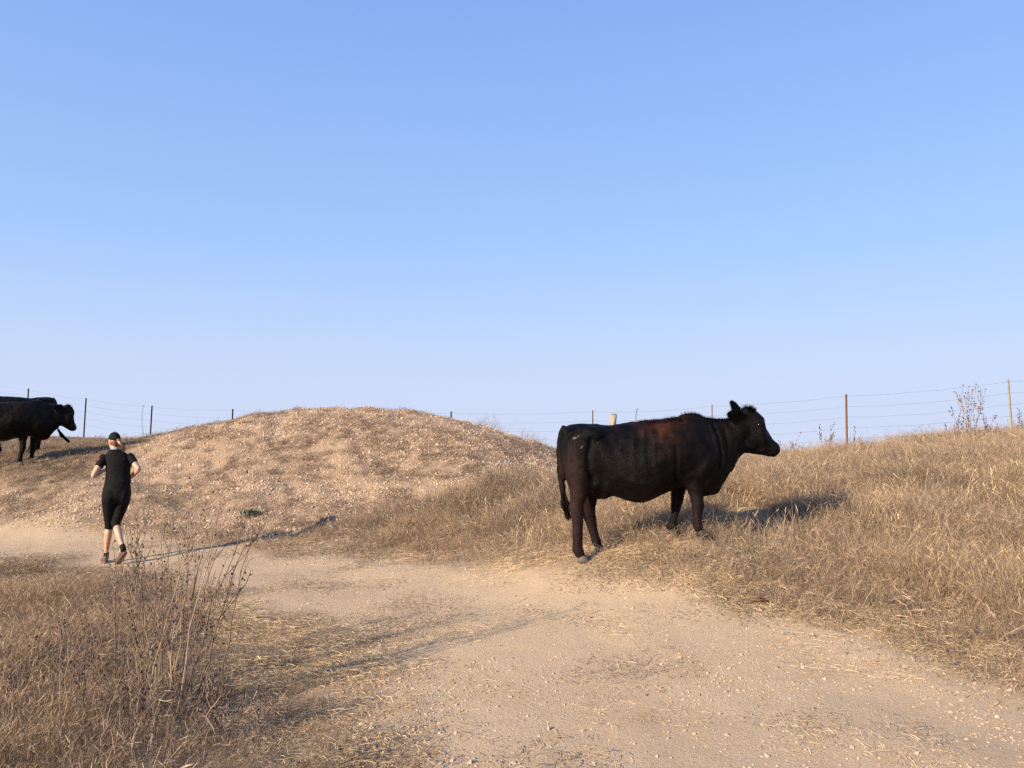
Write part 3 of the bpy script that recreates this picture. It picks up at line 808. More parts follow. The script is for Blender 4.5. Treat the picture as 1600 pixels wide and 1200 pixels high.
# socks and shoes
for s in 'LR':
    an, kn = J['an'+s], J['kn'+s]; d_ = (kn-an)/np.linalg.norm(kn-an)
    sk = MB(); sk.tube([an-d_*.045, an, an+d_*.035], [.040,.037,.038], 14); sk.build('sock', m_sock, runner, True)
    if s == 'L': heel = np.array([-.098,.165,0.0]); fx = np.array([-.16,1.0,0.0]); fz = np.array([0,0,1.0])
    else:
        heel = np.array([.152,-.172,.158]); fx = np.array([.062,-.005,.004]) - heel; fz = np.array([-.10,.22,.28])
    fx = fx/np.linalg.norm(fx); fz = fz - fx*np.dot(fz,fx); fz /= np.linalg.norm(fz); fy = np.cross(fz, fx)
    T = lambda x, y, z: heel + fx*x + fy*y + fz*z
    prof = [(0,.022,.030,.085),(.025,.032,.034,.098),(.07,.034,.035,.100),(.11,.036,.037,.080),(.16,.043,.043,.064),(.205,.045,.045,.055),(.24,.038,.038,.044),(.262,.020,.022,.030)]
    up = MB(); up.loft([[T(x, w*math.copysign(abs(math.cos(a))**.8, math.cos(a)), .018 + (h-.018)*(.5+.5*math.sin(a))) for a in np.arange(16)*math.pi/8] for x, w, w2, h in crom(prof, 2)])
    sho = up.build('shoe', m_shoe, runner, True)
    so = MB(); so.loft([[T(x-.004, (w+.004)*math.copysign(abs(math.cos(a))**.6, math.cos(a)), .012 + .014*math.sin(a) + (.012 if x > .22 else 0)*(x-.22)/.04) for a in np.arange(14)*math.pi/7] for x, w, w2, h in crom(prof, 2)])
    so.build('sole', m_sole, sho, True)

# ------------------------------------------------------------------ barbed wire fence along the hilltop
m_rust = plain('rusty_post_steel', (.16,.075,.05), .75, .45, 18, .2); m_galv = plain('weathered_post_steel', (.24,.22,.20), .6, .35, 14, .3); m_dark = plain('dark_post_steel', (.07,.06,.055), .7, .4, 18, .2)
m_wire = plain('barbed_wire_steel', (.10,.085,.075), .6, .3, 30, .4); m_wood = plain('bleached_post_wood', (.29,.25,.19), .85, .4, 9)
fence = empty('wire_fence', tuple(at(705,698,23.5)))
tag(fence, 'barbed wire fence with steel posts crossing the hilltop behind the cattle', 'fence')
f_inv = -np.array(fence.location)
def fx(p): return np.array(p) + f_inv
FP = [  # photo x, photo y of the top, metres ahead, material, lean
 (-60,590,33.2,m_dark,0),(45,607,31.5,m_dark,.01),(135,622,30.0,m_dark,-.015),(238,634,28.5,m_dark,-.02),(364,639,27.0,m_dark,0),(530,644,25.2,m_dark,.01),(705,643,23.5,m_dark,.015),
 (926,641,21.0,m_galv,-.02),(1112,632,19.5,m_galv,-.02),(1322,616,18.0,m_rust,-.02),(1575,593,16.5,m_galv,.02),(1840,563,15.2,m_galv,0)]
tops = []
def tpost(mat, p, lean):
    """steel post of T section with studs and a small anchor of soil line; p is its top"""
    g = gz(p[0], p[1]) - .35; h = p[2] - g; mb = MB()
    dirv = np.array([math.cos(R(-25)), math.sin(R(-25))]); nv = np.array([-dirv[1], dirv[0]])
    prof = [(-.024,-.004),(.024,-.004),(.024,.004),(.005,.006),(.005,.042),(-.005,.042),(-.005,.006),(-.024,.004)]
    rings = []
    for z in (0, h*.5, h-.004, h):
        k = 1.0 if z < h else .9
        off = lean*(z-h)
        rings.append([fx((p[0] - off + dirv[0]*a*k - nv[0]*b_*k, p[1] + dirv[1]*a*k - nv[1]*b_*k, g+z)) for a, b_ in prof])
    mb.loft(rings)
    for i in range(18):
        z = h - .06 - i*.075; off = lean*(z-h)
        c = fx((p[0] - off + nv[0]*.007, p[1] + nv[1]*.007, g+z)); mb.ball(c, (.008,.008,.012), 5, 3)
    return mb.build('post', mat, fence, False)
for px, py, Y, mt, ln in FP:
    p = at(px, py, Y); tops.append(p)
    tpost(mt, p, ln)
# the leaning wooden post near the cow's hip
p = at(959, 648, 20.6); g = gz(p[0], p[1]) - .4; h = p[2] - g; mb = MB(); gr = np.random.default_rng(2); lob = 1 + gr.normal(0,.08,14)
rings = []
for t in np.linspace(0, 1, 8):
    rings.append([fx((p[0] - .10*(1-t)*1.8 + .088*lob[j]*math.cos(a)*(1 - .05*t), p[1] + .088*lob[j]*math.sin(a), g + h*t + (gr.normal(0,.012) + .03*math.sin(a) if t == 1 else 0))) for j, a in enumerate(np.arange(14)*2*math.pi/14)])
mb.loft(rings); w_o = mb.build('wooden_post', m_wood, fence, True); w_o['label'] = 'short bleached wooden post leaning right'
# five strands, drooping a little between posts, with barbs; twisted wire stays hold them apart
for k in range(5):
    dz = .045 + .245*k; pts = []
    mb = MB()
    for i in range(len(tops)-1):
        a, c = tops[i], tops[i+1]; n_ = 10
        for t in np.arange(n_)/n_:
            q = a*(1-t) + c*t; q = q + np.array([0, -.02, -dz - .05*4*t*(1-t)*(1+.3*math.sin(i*2.1+k)) + .006*math.sin(i*9+t*20+k)])
            pts.append(fx(q))
    pts.append(fx(tops[-1] + np.array([0,-.02,-dz])))
    mb.tube(pts, .0015, 4)
    for i in range(len(pts)-1):
        seg = pts[i+1]-pts[i]; L = np.linalg.norm(seg); m_ = max(1, int(L/.14))
        for j in range(m_):
            q = pts[i] + seg*(j+.5)/m_; dv = gr.normal(0,1,3); dv *= .015/np.linalg.norm(dv)
            mb.add([q-dv, q+dv*.2+np.array([0,0,.004]), q+dv, q-dv*.2-np.array([0,0,.004])], [(0,1,2,3)])
    mb.build('wire', m_wire, fence, False)
for px, Y in ((225,28.7),(998,20.4)):
    i = max(j for j in range(len(FP)) if FP[j][0] < px); t = (px-FP[i][0])/(FP[i+1][0]-FP[i][0])
    q = tops[i]*(1-t)+tops[i+1]*t; mb = MB(); zz = np.linspace(.02, -1.15, 40)
    for s in (0, math.pi):
        mb.tube([fx(q + np.array([.018*math.cos(z*22+s) + .03*math.sin(z*4), -.02+.018*math.sin(z*22+s), z-.04])) for z in zz], .0045, 4)
    mb.tube([fx(q+np.array([0,-.02,-.02])), fx(q+np.array([.05,-.02,-.03]))], .006, 4)
    mb.build('wire_stay', m_wire, fence, False)

# ------------------------------------------------------------------ single weeds
m_stem = plain('dead_weed_stem', (.135,.095,.070), .85, .4, 25); m_stemp = plain('pale_weed_stem', (.31,.225,.15), .85, .35, 25); m_seed = plain('dry_seed_head', (.105,.065,.048), .9, .4, 40)
def weed(name, base, H, seed, stems, label, lean=(0,0), spread=.25, fork=4, heads=1.0, thick=.004, cat='weed', group=None, pale=.3, head_r=.010, wob=1.0):
    gr = np.random.default_rng(seed); root = empty(name, (base[0], base[1], gz(base[0], base[1])))
    tag(root, label, cat, group)
    hd = MB()
    for s in range(stems):
        mb = MB(); h = H*gr.uniform(.62,1.0) if s else H
        a = gr.uniform(0, 6.28); dr = np.array([math.cos(a), math.sin(a), 0])*spread*gr.uniform(.3,1) + np.array([lean[0], lean[1], 0])
        b0 = np.array([*gr.normal(0,.03*math.sqrt(stems),2), -.03])
        n_ = 9; pts = [b0]; 
        for i in range(1, n_):
            t = i/(n_-1); pts.append(b0 + dr*h*(t**1.35) + np.array([0,0,h*t*(1-.12*np.linalg.norm(dr))]) + gr.normal(0,.012*wob,3)*np.array([1,1,.4]))
        th = thick*gr.uniform(.7,1.2); mb.tube(pts, np.linspace(th, th*.35, n_), 5)
        for f in range(int(fork*gr.uniform(.6,1.4))):
            i = gr.integers(3, n_-1); q = pts[i]; d = pts[i]-pts[i-1]; d /= np.linalg.norm(d); sdv = gr.normal(0,1,3); sdv[2] = abs(sdv[2])*.4; sdv /= np.linalg.norm(sdv)
            L = h*gr.uniform(.10,.30); e1 = q + (d*.75+sdv*.55)*L*.5; e2 = e1 + (d+sdv*.15)*L*.55
            mb.tube([q, e1, e2], [th*.5, th*.38, th*.2], 4)
            for u in np.linspace(.4, 1, 4):
                if gr.random() < heads: hd.ball(q*(1-u)+e2*u + gr.normal(0,.008,3), (head_r*gr.uniform(.6,1.2),)*2 + (head_r*gr.uniform(.8,1.8),), 5, 4)
            for tw in range(2):
                e3 = e1*(1-tw*.5)+e2*tw*.5; mb.tube([e3, e3 + gr.normal(0,1,3)*np.array([.6,.6,.5])*L*.3 + d*L*.25], [th*.28, th*.12], 3)
        for i in range(5, n_):
            if gr.random() < heads: hd.ball(pts[i] + gr.normal(0,.008,3), (head_r*gr.uniform(.6,1.2),)*2 + (head_r*gr.uniform(.8,1.8),), 5, 4)
        mb.build('stem', m_stemp if gr.random() < pale else m_stem, root, False)
    if hd.v: hd.build('seed_heads', m_seed, root, False)['kind'] = 'stuff'
    return root
# ridge by the right-hand posts
rw = 'dead weeds on the skyline'
p = at(1512,672,16.2); weed('dead_weed', p, 1.42, 21, 9, 'tall branching dead weed on the ridge beside the pale steel post', spread=.26, fork=6, thick=.007, head_r=.014, heads=.55, group=rw)
p = at(1550,676,16.6); weed('dead_weed', p, .80, 22, 5, 'low dead weed on the ridge just left of the pale steel post', spread=.35, fork=4, thick=.005, head_r=.012, group=rw)
p = at(1592,672,16.8); weed('dead_weed', p, .75, 23, 2, 'thin dead weed right of the pale steel post at the picture edge', spread=.15, fork=3, thick=.005, head_r=.012, group=rw)
p = at(1293,700,18.0); weed('dead_weed', p, .90, 24, 4, 'dead weed on the skyline left of the rusty post', spread=.25, fork=4, thick=.006, head_r=.013, group=rw)
p = at(1334,700,18.2); weed('dead_weed', p, .80, 25, 3, 'small dead weed right against the rusty post', spread=.2, fork=3, thick=.006, head_r=.012, group=rw)
p = at(1447,692,18.2); weed('dead_weed', p, .72, 26, 3, 'wispy dead weed halfway between the rusty and pale posts', spread=.45, fork=3, thick=.004, heads=.4, head_r=.012, group=rw)
p = at(1238,708,17.5); weed('dead_weed', p, .75, 27, 5, 'fine dead weed on the skyline in front of the big cow muzzle', spread=.45, fork=4, thick=.004, heads=.5, head_r=.012, group=rw)
p = at(1480,690,17.6); weed('dead_weed', p, .66, 28, 4, 'low dead weed left of the tall branching ridge weed', spread=.6, fork=3, thick=.005, heads=.8, head_r=.012, group=rw)
p = proj(757,772); weed('dead_bush', p, .42, 31, 9, 'dark twiggy dead bush at the foot of the mound near the cow', spread=.6, fork=5, thick=.005, heads=.3, pale=.1, cat='bush')
# foreground clump beside the trodden verge
fg = 'tall dead weeds beside the path'
for i, (px, py, H, st, ln, sp, fk, lab) in enumerate([
    (272,1112,1.18,5,(.20,.05),.12,4,'tallest dead weed of the verge clump, its bare stalks arching right'),
    (262,1085,1.00,5,(.03,.0),.10,4,'upright stiff-stalked dead weed just left of the arching one'),
    (236,1060,.86,6,(-.04,.02),.16,6,'dense twiggy dead weed below the runner shadow'),
    (300,1100,.92,4,(.16,.0),.14,5,'dead weed with pale kinked stalks on the right of the clump'),
    (218,1105,.74,4,(-.16,0),.12,4,'dead weed leaning left below the runner feet'),
    (325,1165,.42,5,(.1,-.05),.35,4,'low broken dead weed stalks sprawling toward the path'),
    (352,1130,.24,6,(.02,0),.10,1,'stubble of short snapped stalks at the verge edge'),
    (80,1165,.62,5,(.05,0),.15,4,'dead weed stalks in the grass at the lower left corner'),
    (150,1150,.60,4,(-.03,0),.14,4,'slim dead weed in the grass below the runner'),
    (190,1190,.58,6,(.10,0),.2,4,'bushy dead weed at the bottom edge left of the verge'),
    (20,1130,.50,3,(.02,0),.14,3,'dead weed stalk by the left picture edge'),
    (118,1080,.46,3,(.04,0),.18,3,'single thin dead weed among tall grass left of the clump')]):
    weed('tall_weed', proj(px, py), H*(1.22 if i < 5 else 1.0), 50+i, st+1, lab, ln, sp*.85, fk+2, *(.45, (.0050 if i < 7 else .0036)), group=fg, pale=.25, head_r=.0065, wob=.8)
# dull green rosette on the mound
p = proj(392,806); gw = empty('green_weed', (p[0], p[1], gz(p[0], p[1]))); tag(gw, 'small dull green leafy weed low on the mound', 'plant')
m_leaf = plain('dusty_green_leaf', (.17,.20,.115), .7, .3, 12); gr = np.random.default_rng(9)
for i in range(34):
    a = gr.uniform(0,6.28); L = gr.uniform(.09,.20); el = gr.uniform(.15,1.2); d = np.array([math.cos(a)*math.cos(el), math.sin(a)*math.cos(el)*.8, math.sin(el)]); sd = np.cross(d,[0,0,1.0]); sd /= np.linalg.norm(sd); w_ = L*.28
    o_ = np.array([gr.normal(0,.06), gr.normal(0,.05), 0]); pv = [o_, o_+d*L*.45+sd*w_, o_+d*L*.5-np.array([0,0,.01]), o_+d*L*.45-sd*w_, o_+d*L-np.array([0,0,.03])]
    mesh_obj('leaf', pv, [(0,1,2),(0,2,3),(1,4,2),(2,4,3)], m_leaf, gw)
# a curled brown leaf lying on the path
p = proj(1187,944); lo = []; 
for t in np.linspace(0,1,6):
    w_ = .045*math.sin(math.pi*min(.98,max(.06,t))); 
    for s in (-1,0,1): lo.append((.13*t-.06, s*w_, .012 + .030*abs(s)*math.sin(math.pi*t) + .015*t))
lf = [(i*3+j, i*3+j+1, i*3+j+4, i*3+j+3) for i in range(5) for j in range(2)]
lv = mesh_obj('fallen_leaf', lo, lf, plain('brown_leaf', (.13,.055,.025), .7), None, True); sm = lv.modifiers.new('t','SOLIDIFY'); sm.thickness = .003
lv.location = (p[0], p[1], gz(p[0],p[1])); lv.rotation_euler = (0,0,R(-25)); tag(lv, 'curled brown leaf lying on the dirt path below the cow', 'leaf')

# ------------------------------------------------------------------ grass, straw and stones (uncountable: scattered instances)
def kit(name, objs):
    c = bpy.data.collections.new(name)
    for o in objs: c.objects.link(o)
    return c
def scatter(name, label, P, rot, scl, idx, tint, coll):
    me = bpy.data.meshes.new(name); n = len(P)
    me.vertices.add(n); me.vertices.foreach_set('co', np.asarray(P, np.float32).ravel())
    for nm, ty, key, dat in (('rot','FLOAT_VECTOR','vector',rot),('scl','FLOAT_VECTOR','vector',scl),('idx','INT','value',idx),('tint','FLOAT','value',tint)):
        a = me.attributes.new(nm, ty, 'POINT'); a.data.foreach_set(key, np.asarray(dat, np.int32 if ty == 'INT' else np.float32).ravel())
    o = bpy.data.objects.new(name, me); COL.objects.link(o); tag(o, label, None, None, 'stuff')
    g = bpy.data.node_groups.new(name, 'GeometryNodeTree')
    g.interface.new_socket('Geometry', in_out='INPUT', socket_type='NodeSocketGeometry'); g.interface.new_socket('Geometry', in_out='OUTPUT', socket_type='NodeSocketGeometry')
    gi = g.nodes.new('NodeGroupInput'); go = g.nodes.new('NodeGroupOutput')
    ci = g.nodes.new('GeometryNodeCollectionInfo'); ci.inputs['Collection'].default_value = coll; ci.inputs['Separate Children'].default_value = True; ci.inputs['Reset Children'].default_value = True
    ip = g.nodes.new('GeometryNodeInstanceOnPoints'); ip.inputs['Pick Instance'].default_value = True
    def na(nm, ty):
        q = g.nodes.new('GeometryNodeInputNamedAttribute'); q.data_type = ty; q.inputs['Name'].default_value = nm; return q.outputs['Attribute']
    g.links.new(gi.outputs[0], ip.inputs['Points']); g.links.new(ci.outputs[0], ip.inputs['Instance'])
    g.links.new(na('idx','INT'), ip.inputs['Instance Index']); g.links.new(na('rot','FLOAT_VECTOR'), ip.inputs['Rotation']); g.links.new(na('scl','FLOAT_VECTOR'), ip.inputs['Scale'])
    g.links.new(ip.outputs[0], go.inputs[0])
    md = o.modifiers.new('scatter', 'NODES'); md.node_group = g
    return o

def grass_material(name, ca, cb, cc, trans=.25):
    """ca..cb by clump tint, some blades cc"""
    m, nt, b, out = material(name)
    ti = N(nt, 'ShaderNodeAttribute', attribute_name='tint', attribute_type='INSTANCER').outputs['Fac']
    bl = N(nt, 'ShaderNodeAttribute', attribute_name='blade').outputs['Fac']
    c = mixc(nt, ti, ca, cb)
    c = mixc(nt, ramp(nt, bl, .45, 1.0), c, cc)
    hs = N(nt, 'ShaderNodeHueSaturation'); nt.links.new(c, hs.inputs['Color']); nt.links.new(ramp(nt, bl, -.6, 1.1), hs.inputs['Value'])
    vv = N(nt, 'ShaderNodeMath', operation='MULTIPLY_ADD'); nt.links.new(bl, vv.inputs[0]); vv.inputs[1].default_value = .6; vv.inputs[2].default_value = .7
    nt.links.new(vv.outputs[0], hs.inputs['Value'])
    nt.links.new(hs.outputs[0], b.inputs['Base Color']); b.inputs['Roughness'].default_value = .7; b.inputs['Specular IOR Level'].default_value = .2
    tr = N(nt, 'ShaderNodeBsdfTranslucent'); nt.links.new(hs.outputs[0], tr.inputs['Color'])
    mx = N(nt, 'ShaderNodeMixShader'); mx.inputs[0].default_value = trans
    nt.links.new(b.outputs[0], mx.inputs[1]); nt.links.new(tr.outputs[0], mx.inputs[2]); nt.links.new(mx.outputs[0], out.inputs['Surface'])
    return m
m_gr = grass_material('dry_grass', (.172,.127,.094), (.292,.215,.146), (.445,.342,.232))
m_br = grass_material('brown_dead_growth', (.190,.135,.090), (.330,.232,.142), (.49,.36,.225))
m_tu = grass_material('brown_tuft', (.165,.121,.087), (.265,.195,.134), (.38,.29,.20))
m_st = grass_material('loose_straw', (.44,.31,.165), (.66,.485,.27), (.78,.61,.38), .1)
m_mo = grass_material('withered_mat', (.15,.12,.08), (.27,.205,.13), (.42,.32,.20), .1)

def blades(name, mat, seed, n, H, rad, w, droop, heads=0, upright=.35, jag=.0):
    gr = np.random.default_rng(seed); v, f, bl = [], [], []
    def add(pts, ws, side, val):
        b0 = len(v)
        for p, ww in zip(pts[:-1], ws[:-1]): v.append(p-side*ww); v.append(p+side*ww); bl.extend([val, val])
        v.append(pts[-1]); bl.append(val); k = len(pts)-1
        for i in range(k-1): f.append((b0+2*i, b0+2*i+1, b0+2*i+3, b0+2*i+2))
        f.append((b0+2*(k-1), b0+2*(k-1)+1, b0+2*k))
    for i in range(n):
        r = rad*math.sqrt(gr.random()); a = gr.uniform(0,6.28); b = np.array([r*math.cos(a), r*math.sin(a), -.03])
        h = H*gr.uniform(.35,1.0)**.8; az = gr.uniform(0,6.28); ln = abs(gr.normal(0,upright)); d = np.array([math.cos(az)*ln, math.sin(az)*ln, 0])
        dr = droop*gr.uniform(.2,1.3); pts = []
        for t in (0,.35,.7,1.0):
            pts.append(b + d*h*t + d/(ln+.05)*h*dr*t**2.4*.6 + np.array([0,0,h*(t - dr*.55*t**3)]) + (gr.normal(0,jag,3)*t if jag else 0))
        sd = np.cross(d+gr.normal(0,.2,3), [0,0,1.0]); sd /= np.linalg.norm(sd)+1e-9
        q = gr.uniform(0,3.14); sd = sd*math.cos(q) + np.array([math.cos(az),math.sin(az),0])*math.sin(q)
        ww = w*gr.uniform(.6,1.3); val = gr.random(); add(pts, [ww*.8, ww, ww*.75, 0], sd, val)
        if i < heads:
            e = pts[-1]; dd = (pts[-1]-pts[-2]); dd /= np.linalg.norm(dd)
            for k in range(4):
                s2 = gr.normal(0,1,3); s2 -= dd*np.dot(s2,dd); s2 /= np.linalg.norm(s2); o_ = e - dd*.02*k
                add([o_, o_+dd*.025+s2*.007, o_+dd*.05+s2*.012], [w*.9, w*1.2, 0], np.cross(dd,s2), min(1,val+.2))
    o = mesh_obj(name, v, f, mat, None, False, link=False)
    at_ = o.data.attributes.new('blade','FLOAT','POINT'); at_.data.foreach_set('value', np.array(bl, np.float32))
    return o
def flat_straw(name, mat, seed, n, rad, L, w, up=.06):
    gr = np.random.default_rng(seed); v, f, bl = [], [], []
    for i in range(n):
        r = rad*math.sqrt(gr.random()); a = gr.uniform(0,6.28); c = np.array([r*math.cos(a), r*math.sin(a), gr.uniform(.002,.02)]); az = gr.uniform(0,6.28)
        l = L*gr.uniform(.3,1.0)*.5; d = np.array([math.cos(az), math.sin(az), gr.normal(0,up)])*l; bow = np.array([gr.normal(0,.1)*l, gr.normal(0,.1)*l, abs(gr.normal(0,.12))*l]); sd = np.array([-math.sin(az), math.cos(az), gr.normal(0,.6)]); sd *= w/np.linalg.norm(sd)
        b0 = len(v); val = gr.random()
        for p in (c-d, c+bow, c+d): v.append(p-sd); v.append(p+sd); bl.extend([val,val])
        f.append((b0,b0+1,b0+3,b0+2)); f.append((b0+2,b0+3,b0+5,b0+4))
    o = mesh_obj(name, v, f, mat, None, False, link=False)
    at_ = o.data.attributes.new('blade','FLOAT','POINT'); at_.data.foreach_set('value', np.array(bl, np.float32))
    return o
k_tall = kit('kit_tall', [blades('grass_clump_%02d' % i, m_gr, 100+i, 340, .44, .33, .00095, .5, 70, .38) for i in range(8)])
k_stalk = kit('kit_stalk', [blades('straw_stalks_%02d' % i, m_st, 260+i, 18, .52, .24, .0014, .4, 10, .35) for i in range(6)])
k_low = kit('kit_low', [blades('low_clump_%02d' % i, m_gr, 130+i, 230, .20, .32, .0014, .8, 24, .6) for i in range(6)])
k_brown = kit('kit_brown', [blades('brown_clump_%02d' % i, m_br, 160+i, 320, .34, .32, .0008, .5, 90, .42, .014) for i in range(7)])
k_tuft = kit('kit_tuft', [blades('brown_tuft_%02d' % i, m_tu, 190+i, 90, .11, .16, .0020, .7, 8, .8, .01) for i in range(6)])
k_straw = kit('kit_straw', [flat_straw('straw_%02d' % i, m_st, 220+i, 150, .28, .105, .0009) for i in range(6)])
k_mat = kit('kit_mat', [flat_straw('withered_%02d' % i, m_mo, 240+i, 110, .30, .055, .0016, .25) for i in range(6)])

def stone_kit(name, n, mat, seed):
    obs = []
    for i in range(n):
        gr = np.random.default_rng(seed+i); bm = bmesh.new(); bmesh.ops.create_icosphere(bm, subdivisions=1, radius=1.0)
        dirs = gr.normal(0,1,(5,3)); dirs /= np.linalg.norm(dirs,axis=1)[:,None]
        for v_ in bm.verts:
            c = np.array(v_.co); 
            for d in dirs:
                t = np.dot(c,d); 
                if t > .55: c = c - d*(t-.55)*.9
            c *= 1+gr.normal(0,.08); v_.co = Vector(c*np.array([1.0,.75,.55]))
        me = bpy.data.meshes.new(name+str(i)); bm.to_mesh(me); bm.free(); me.materials.append(mat); obs.append(bpy.data.objects.new('%s_%02d' % (name,i), me))
    return kit('kit_'+name, obs)
m_stone, nt, b, out = material('pale_shale')
ti = N(nt, 'ShaderNodeAttribute', attribute_name='tint', attribute_type='INSTANCER').outputs['Fac']
co = N(nt, 'ShaderNodeTexCoord').outputs['Object']
c = mixc(nt, ti, (.22,.145,.09), (.60,.475,.34)); c = mixc(nt, mul(nt, noise(nt, co, 2.5, 3), .5), c, (.40,.285,.185))
nt.links.new(c, b.inputs['Base Color']); b.inputs['Roughness'].default_value = .9
k_stone = stone_kit('stone', 6, m_stone, 300)

gr = np.random.default_rng(77)
def zones(x, y):
    return path_sd(x, y), mound_sd(x, y), verge_sd(x, y)
def sample(n, x0, x1, y0, y1, near=None):
    """random spots; with near, density falls off with distance like 1/(1+(y/near)^1)"""
    x = gr.uniform(x0,x1,n); y = gr.uniform(y0,y1,n)
    if near: k = gr.random(n) < 1/(1+(np.maximum(0,y-near)/near)**1.2); x, y = x[k], y[k]
    # only where the picture or its near surroundings can see
    k = np.abs(x) < 1.2 + y*.92; return x[k], y[k]
def put(name, label, x, y, keep, kitc, nk, s0, s1, tint, vert=None, sink=0.0, tilt=.12, flatz=False):
    k = gr.random(len(x)) < keep; x, y = x[k], y[k]; n = len(x)
    P = np.stack([x, y, height(x,y) - sink], 1)
    e_ = .15; sx = (height0(x+e_,y)-height0(x-e_,y))/(2*e_); sy = (height0(x,y+e_)-height0(x,y-e_))/(2*e_)
    yaw = gr.uniform(0,6.28,n); tx = np.arctan(sy) + gr.normal(0,tilt,n); ty = -np.arctan(sx) + gr.normal(0,tilt,n)
    rot = np.empty((n,3))
    for i in range(n):
        rot[i] = (Matrix.Rotation(tx[i],3,'X') @ Matrix.Rotation(ty[i],3,'Y') @ Matrix.Rotation(yaw[i],3,'Z')).to_euler()
    s = gr.uniform(s0,s1,n) * (vert(x,y) if vert is not None else 1)
    return scatter(name, label, P, rot, np.stack([s,s,s],1), gr.integers(0,nk,n), np.clip(tint(x,y) + gr.normal(0,.16,n),0,1), kitc)
def hoofs_clear(x, y):
    d = np.full(x.shape, 9.0)
    for h, k_ in zip(HOOF, (0,.06,.10,.10)):
        w_ = cow_world(cow_local(*h)); d = np.minimum(d, np.hypot(x-w_[0]-.05, y-w_[1]+.15) + k_)
    return sstep(.12,.48,d)
# 1. right-hand slope and the strip below the mound: tall straw-coloured grass
x, y = sample(19000, -7, 22, 4.5, 27, 9)
ps, ms, vs = zones(x, y)
side = x > -4.2 + .0*y
right = side & (ps > 0) & (y > 4.5) & ~((x < 0) & (y < 9.3))
thin = fbm(x*1.1, y*1.1, 3); gap = np.where((y > 13.5) & (x < 3.5), .08, 1.0)
keep = np.where(right, sstep(.25,1.1,ps) * sstep(-.2,.5,ms) * (.30+1.1*sstep(.35,.6,thin)) * hoofs_clear(x,y) * gap, 0)
put('dry_grass', 'tall straw coloured dry grass covering the right-hand slope', x, y, keep, k_tall, 8, .55, 1.05, lambda a,b_: sstep(.34,.62,fbm(a*.7+4,b_*.7,4)), lambda a,b_: (.32+.75*sstep(.2,2.0,path_sd(a,b_)))*(.42+1.0*sstep(.25,.75,fbm(a*1.3,b_*1.3+7,3))))
x, y = sample(7000, -5, 22, 5, 27, 9)
ps, ms, vs = zones(x, y)
keep = np.where((x > -4.2) & (ps > .5) & ~((x < 0) & (y < 9.3)), sstep(.3,1.3,ps)*sstep(.1,.7,ms)*sstep(.46,.62,fbm(x*.75+30,y*.75,3))*hoofs_clear(x,y), 0)
put('grey_growth', 'grey brown dead growth in patches on the right-hand slope', x, y, keep, k_brown, 7, .6, 1.2, lambda a,b_: .1+.5*fbm(a,b_,2))
x, y = sample(3200, -5, 22, 4.5, 24, 9)
ps, ms, vs = zones(x, y)
keep = np.where((x > -4.2) & (ps > .3) & ~((x < 0) & (y < 9.3)), sstep(.25,.9,ps)*sstep(.1,.7,ms)*(.25+.75*sstep(.45,.62,fbm(x*.9+12,y*.9,3)))*hoofs_clear(x,y), 0)
put('straw_stalks', 'taller pale stalks standing out of the slope grass', x, y, keep, k_stalk, 6, .5, 1.05, lambda a,b_: .1+.6*gr.random(len(a)), None, 0, .2)
# 2. low bent grass along the path edge and everywhere between
x, y = sample(18000, -14, 22, 3, 27, 8)
ps, ms, vs = zones(x, y)
keep = np.where((ps > -.1), sstep(-.1,.5,ps)*(1-.55*sstep(1.2,2.5,ps)) * sstep(-.3,.6,ms) * hoofs_clear(x,y) * sstep(-.2,.4,vs) * .8, 0)
put('low_grass', 'short bent dry grass along the path edges', x, y, keep, k_low, 6, .6, 1.2, lambda a,b_: .35+.6*sstep(.3,.7,fbm(a*.9,b_*.9+3,3)))
# 3. left foreground: tall grey-brown growth
x, y = sample(8000, -12, .5, 2.2, 10.5, 12)
ps, ms, vs = zones(x, y)
lft = (ps > .12) & (vs > .05) & (x < -.4)
keep = np.where(lft, sstep(.12,.9,ps)*sstep(.05,.35,vs)*.95, 0)
put('brown_weeds', 'grey brown dead grass and weeds filling the left foreground', x, y, keep, k_brown, 7, *(.55, 1.0), lambda a,b_: sstep(.3,.7,fbm(a*.9+2,b_*.9,3)), lambda a,b_: (.4+.6*sstep(.15,1.4,path_sd(a,b_)))*(.45+.9*fbm(a*.9,b_*.9+1,2))*(.5+.5*sstep(.2,1.3,verge_sd(a,b_))))
# 4. brown tufts over the mound and the left rise
x, y = sample(46000, -24, 3, 10.8, 26)
ps, ms, vs = zones(x, y)
pt_ = fbm(x*.8+1, y*.8+6, 4); leftrise = (x < -5.5 - (y-14)*.35)
topright = sstep(1.4, .2, np.hypot((x+.9-0)/2.0, (y-15.2)/1.5))
keep = np.where(ps > .1, np.where(ms < .3, (.10+.36*sstep(.44,.66,pt_ + .08*topright)), np.where(leftrise | (y > 17), .75*sstep(.25,.5,pt_)+.15, 0)), 0)
put('brown_tufts', 'low brown tufts scattered over the mound and left rise', x, y, keep, k_tuft, 6, .4, 1.05, lambda a,b_: .15+.6*sstep(.35,.7,fbm(a*.7+8,b_*.7,3)))
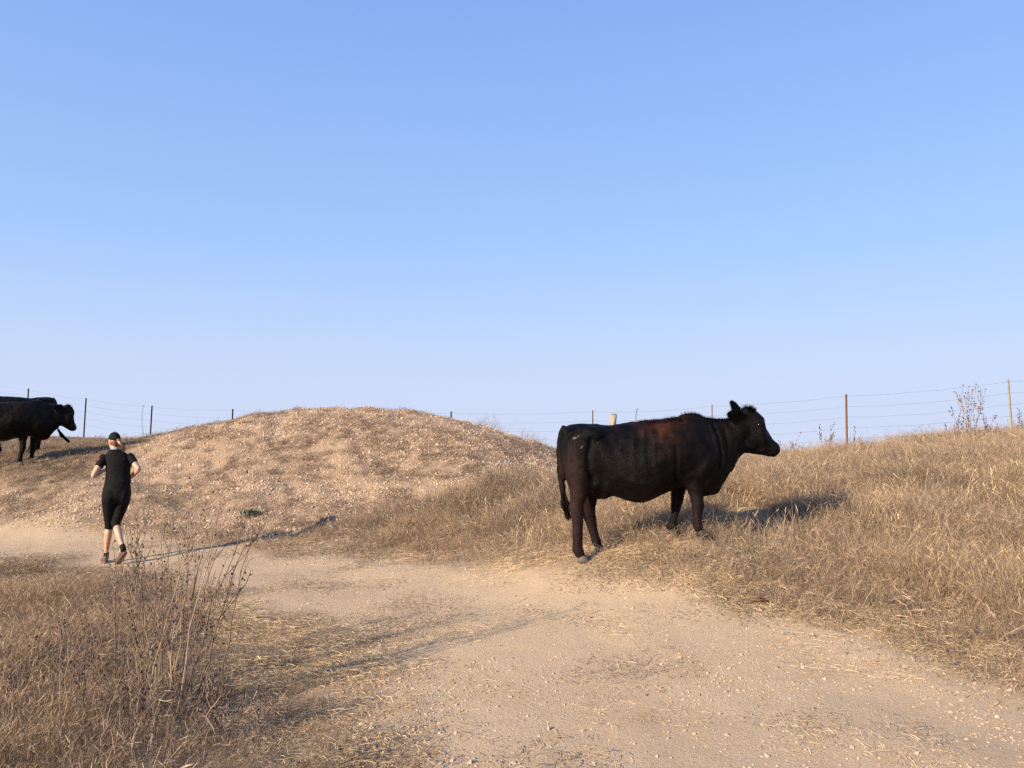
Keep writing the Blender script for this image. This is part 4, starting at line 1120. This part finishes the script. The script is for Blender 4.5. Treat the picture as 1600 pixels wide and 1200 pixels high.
# 5. loose straw on the verge and path margins
x, y = sample(14000, -12, 9, 2.6, 15, 7)
ps, ms, vs = zones(x, y); st_ = fbm(x*1.5+5, y*2.2, 4)
keep = np.where(ps > -.2, sstep(-.2,.15,ps)*(1-.8*sstep(.5,1.2,ps)*(vs > 0))*np.where(vs < .2, .35+.65*sstep(.36,.6,st_), sstep(.36,.6,st_))*sstep(-.2,.4,ms), 0) + .012*(ps < -.3)
put('loose_straw', 'loose yellow straw lying along the path margins and verge', x, y, keep, k_straw, 6, .5, 1.25, lambda a,b_: .25+.7*sstep(.3,.7,fbm(a*1.3,b_*1.3,3)), None, -.004, .06)
x, y = sample(5000, -4, 1.5, 2.6, 9)
ps, ms, vs = zones(x, y)
keep = np.where((ps > .1) & (vs < .3), sstep(.1,.4,ps)*(.25+.75*sstep(.4,.62,fbm(x*1.8,y*1.8+11,3))), 0)
put('verge_stubble', 'short trodden stubble on the verge between weeds and path', x, y, keep, k_low, 6, .22, .5, lambda a,b_: .4+.6*fbm(a*2,b_*2,2))
# 6. withered dark mats pressed into the path and verge
x, y = sample(36000, -12, 9, 2.6, 15, 7)
ps, ms, vs = zones(x, y); mt_ = fbm(x*1.1+21, y*2.6+4, 4)
keep = np.where(ps < .1, sstep(.58,.70,mt_)*.16*sstep(-2.6,-.2,ps) + sstep(.64,.74,mt_)*.07, 0) + np.where((ps > -.2) & (vs < .3), sstep(.42,.62,mt_)*.15, 0) + np.where((ps > -.25) & (ps < .45) & (ms > 0), .3*sstep(.4,.6,mt_), 0)
put('withered_mats', 'flattened withered growth pressed into path and verge', x, y, np.clip(keep,0,1), k_mat, 6, .5, 1.2, lambda a,b_: sstep(.3,.7,fbm(a*1.7,b_*1.7,3)), None, -.002, .05)
# 7. stones: chips over the mound, grit on the path and verge
x, y = sample(130000, -15, 3, 10.8, 22)
ps, ms, vs = zones(x, y)
keep = np.where(ms < .4, (1-sstep(-.5,.4,ms))*(.35+.65*sstep(.3,.55,fbm(x*1.2,y*1.2,3))), 0)
put('mound_stones', 'pale stone chips covering the mound', x, y, keep, k_stone, 6, .007, .024, lambda a,b_: .35+.6*gr.random(len(a))**1.3, lambda a,b_: 1+1.2*gr.random(len(a))**8, -.002, .5)
x, y = sample(190000, -10, 8, 2.6, 15, 4)
ps, ms, vs = zones(x, y)
keep = np.where(ps < .3, .25+.75*sstep(.42,.62,fbm(x*1.4+3,y*1.4,3)), np.where(vs < .2, .3, 0))
put('path_gravel', 'fine grit and small stones on the dirt path', x, y, keep, k_stone, 6, .0035, .0115, lambda a,b_: .9*gr.random(len(a)), lambda a,b_: 1+1.3*(gr.random(len(a))**10), 0, .5)
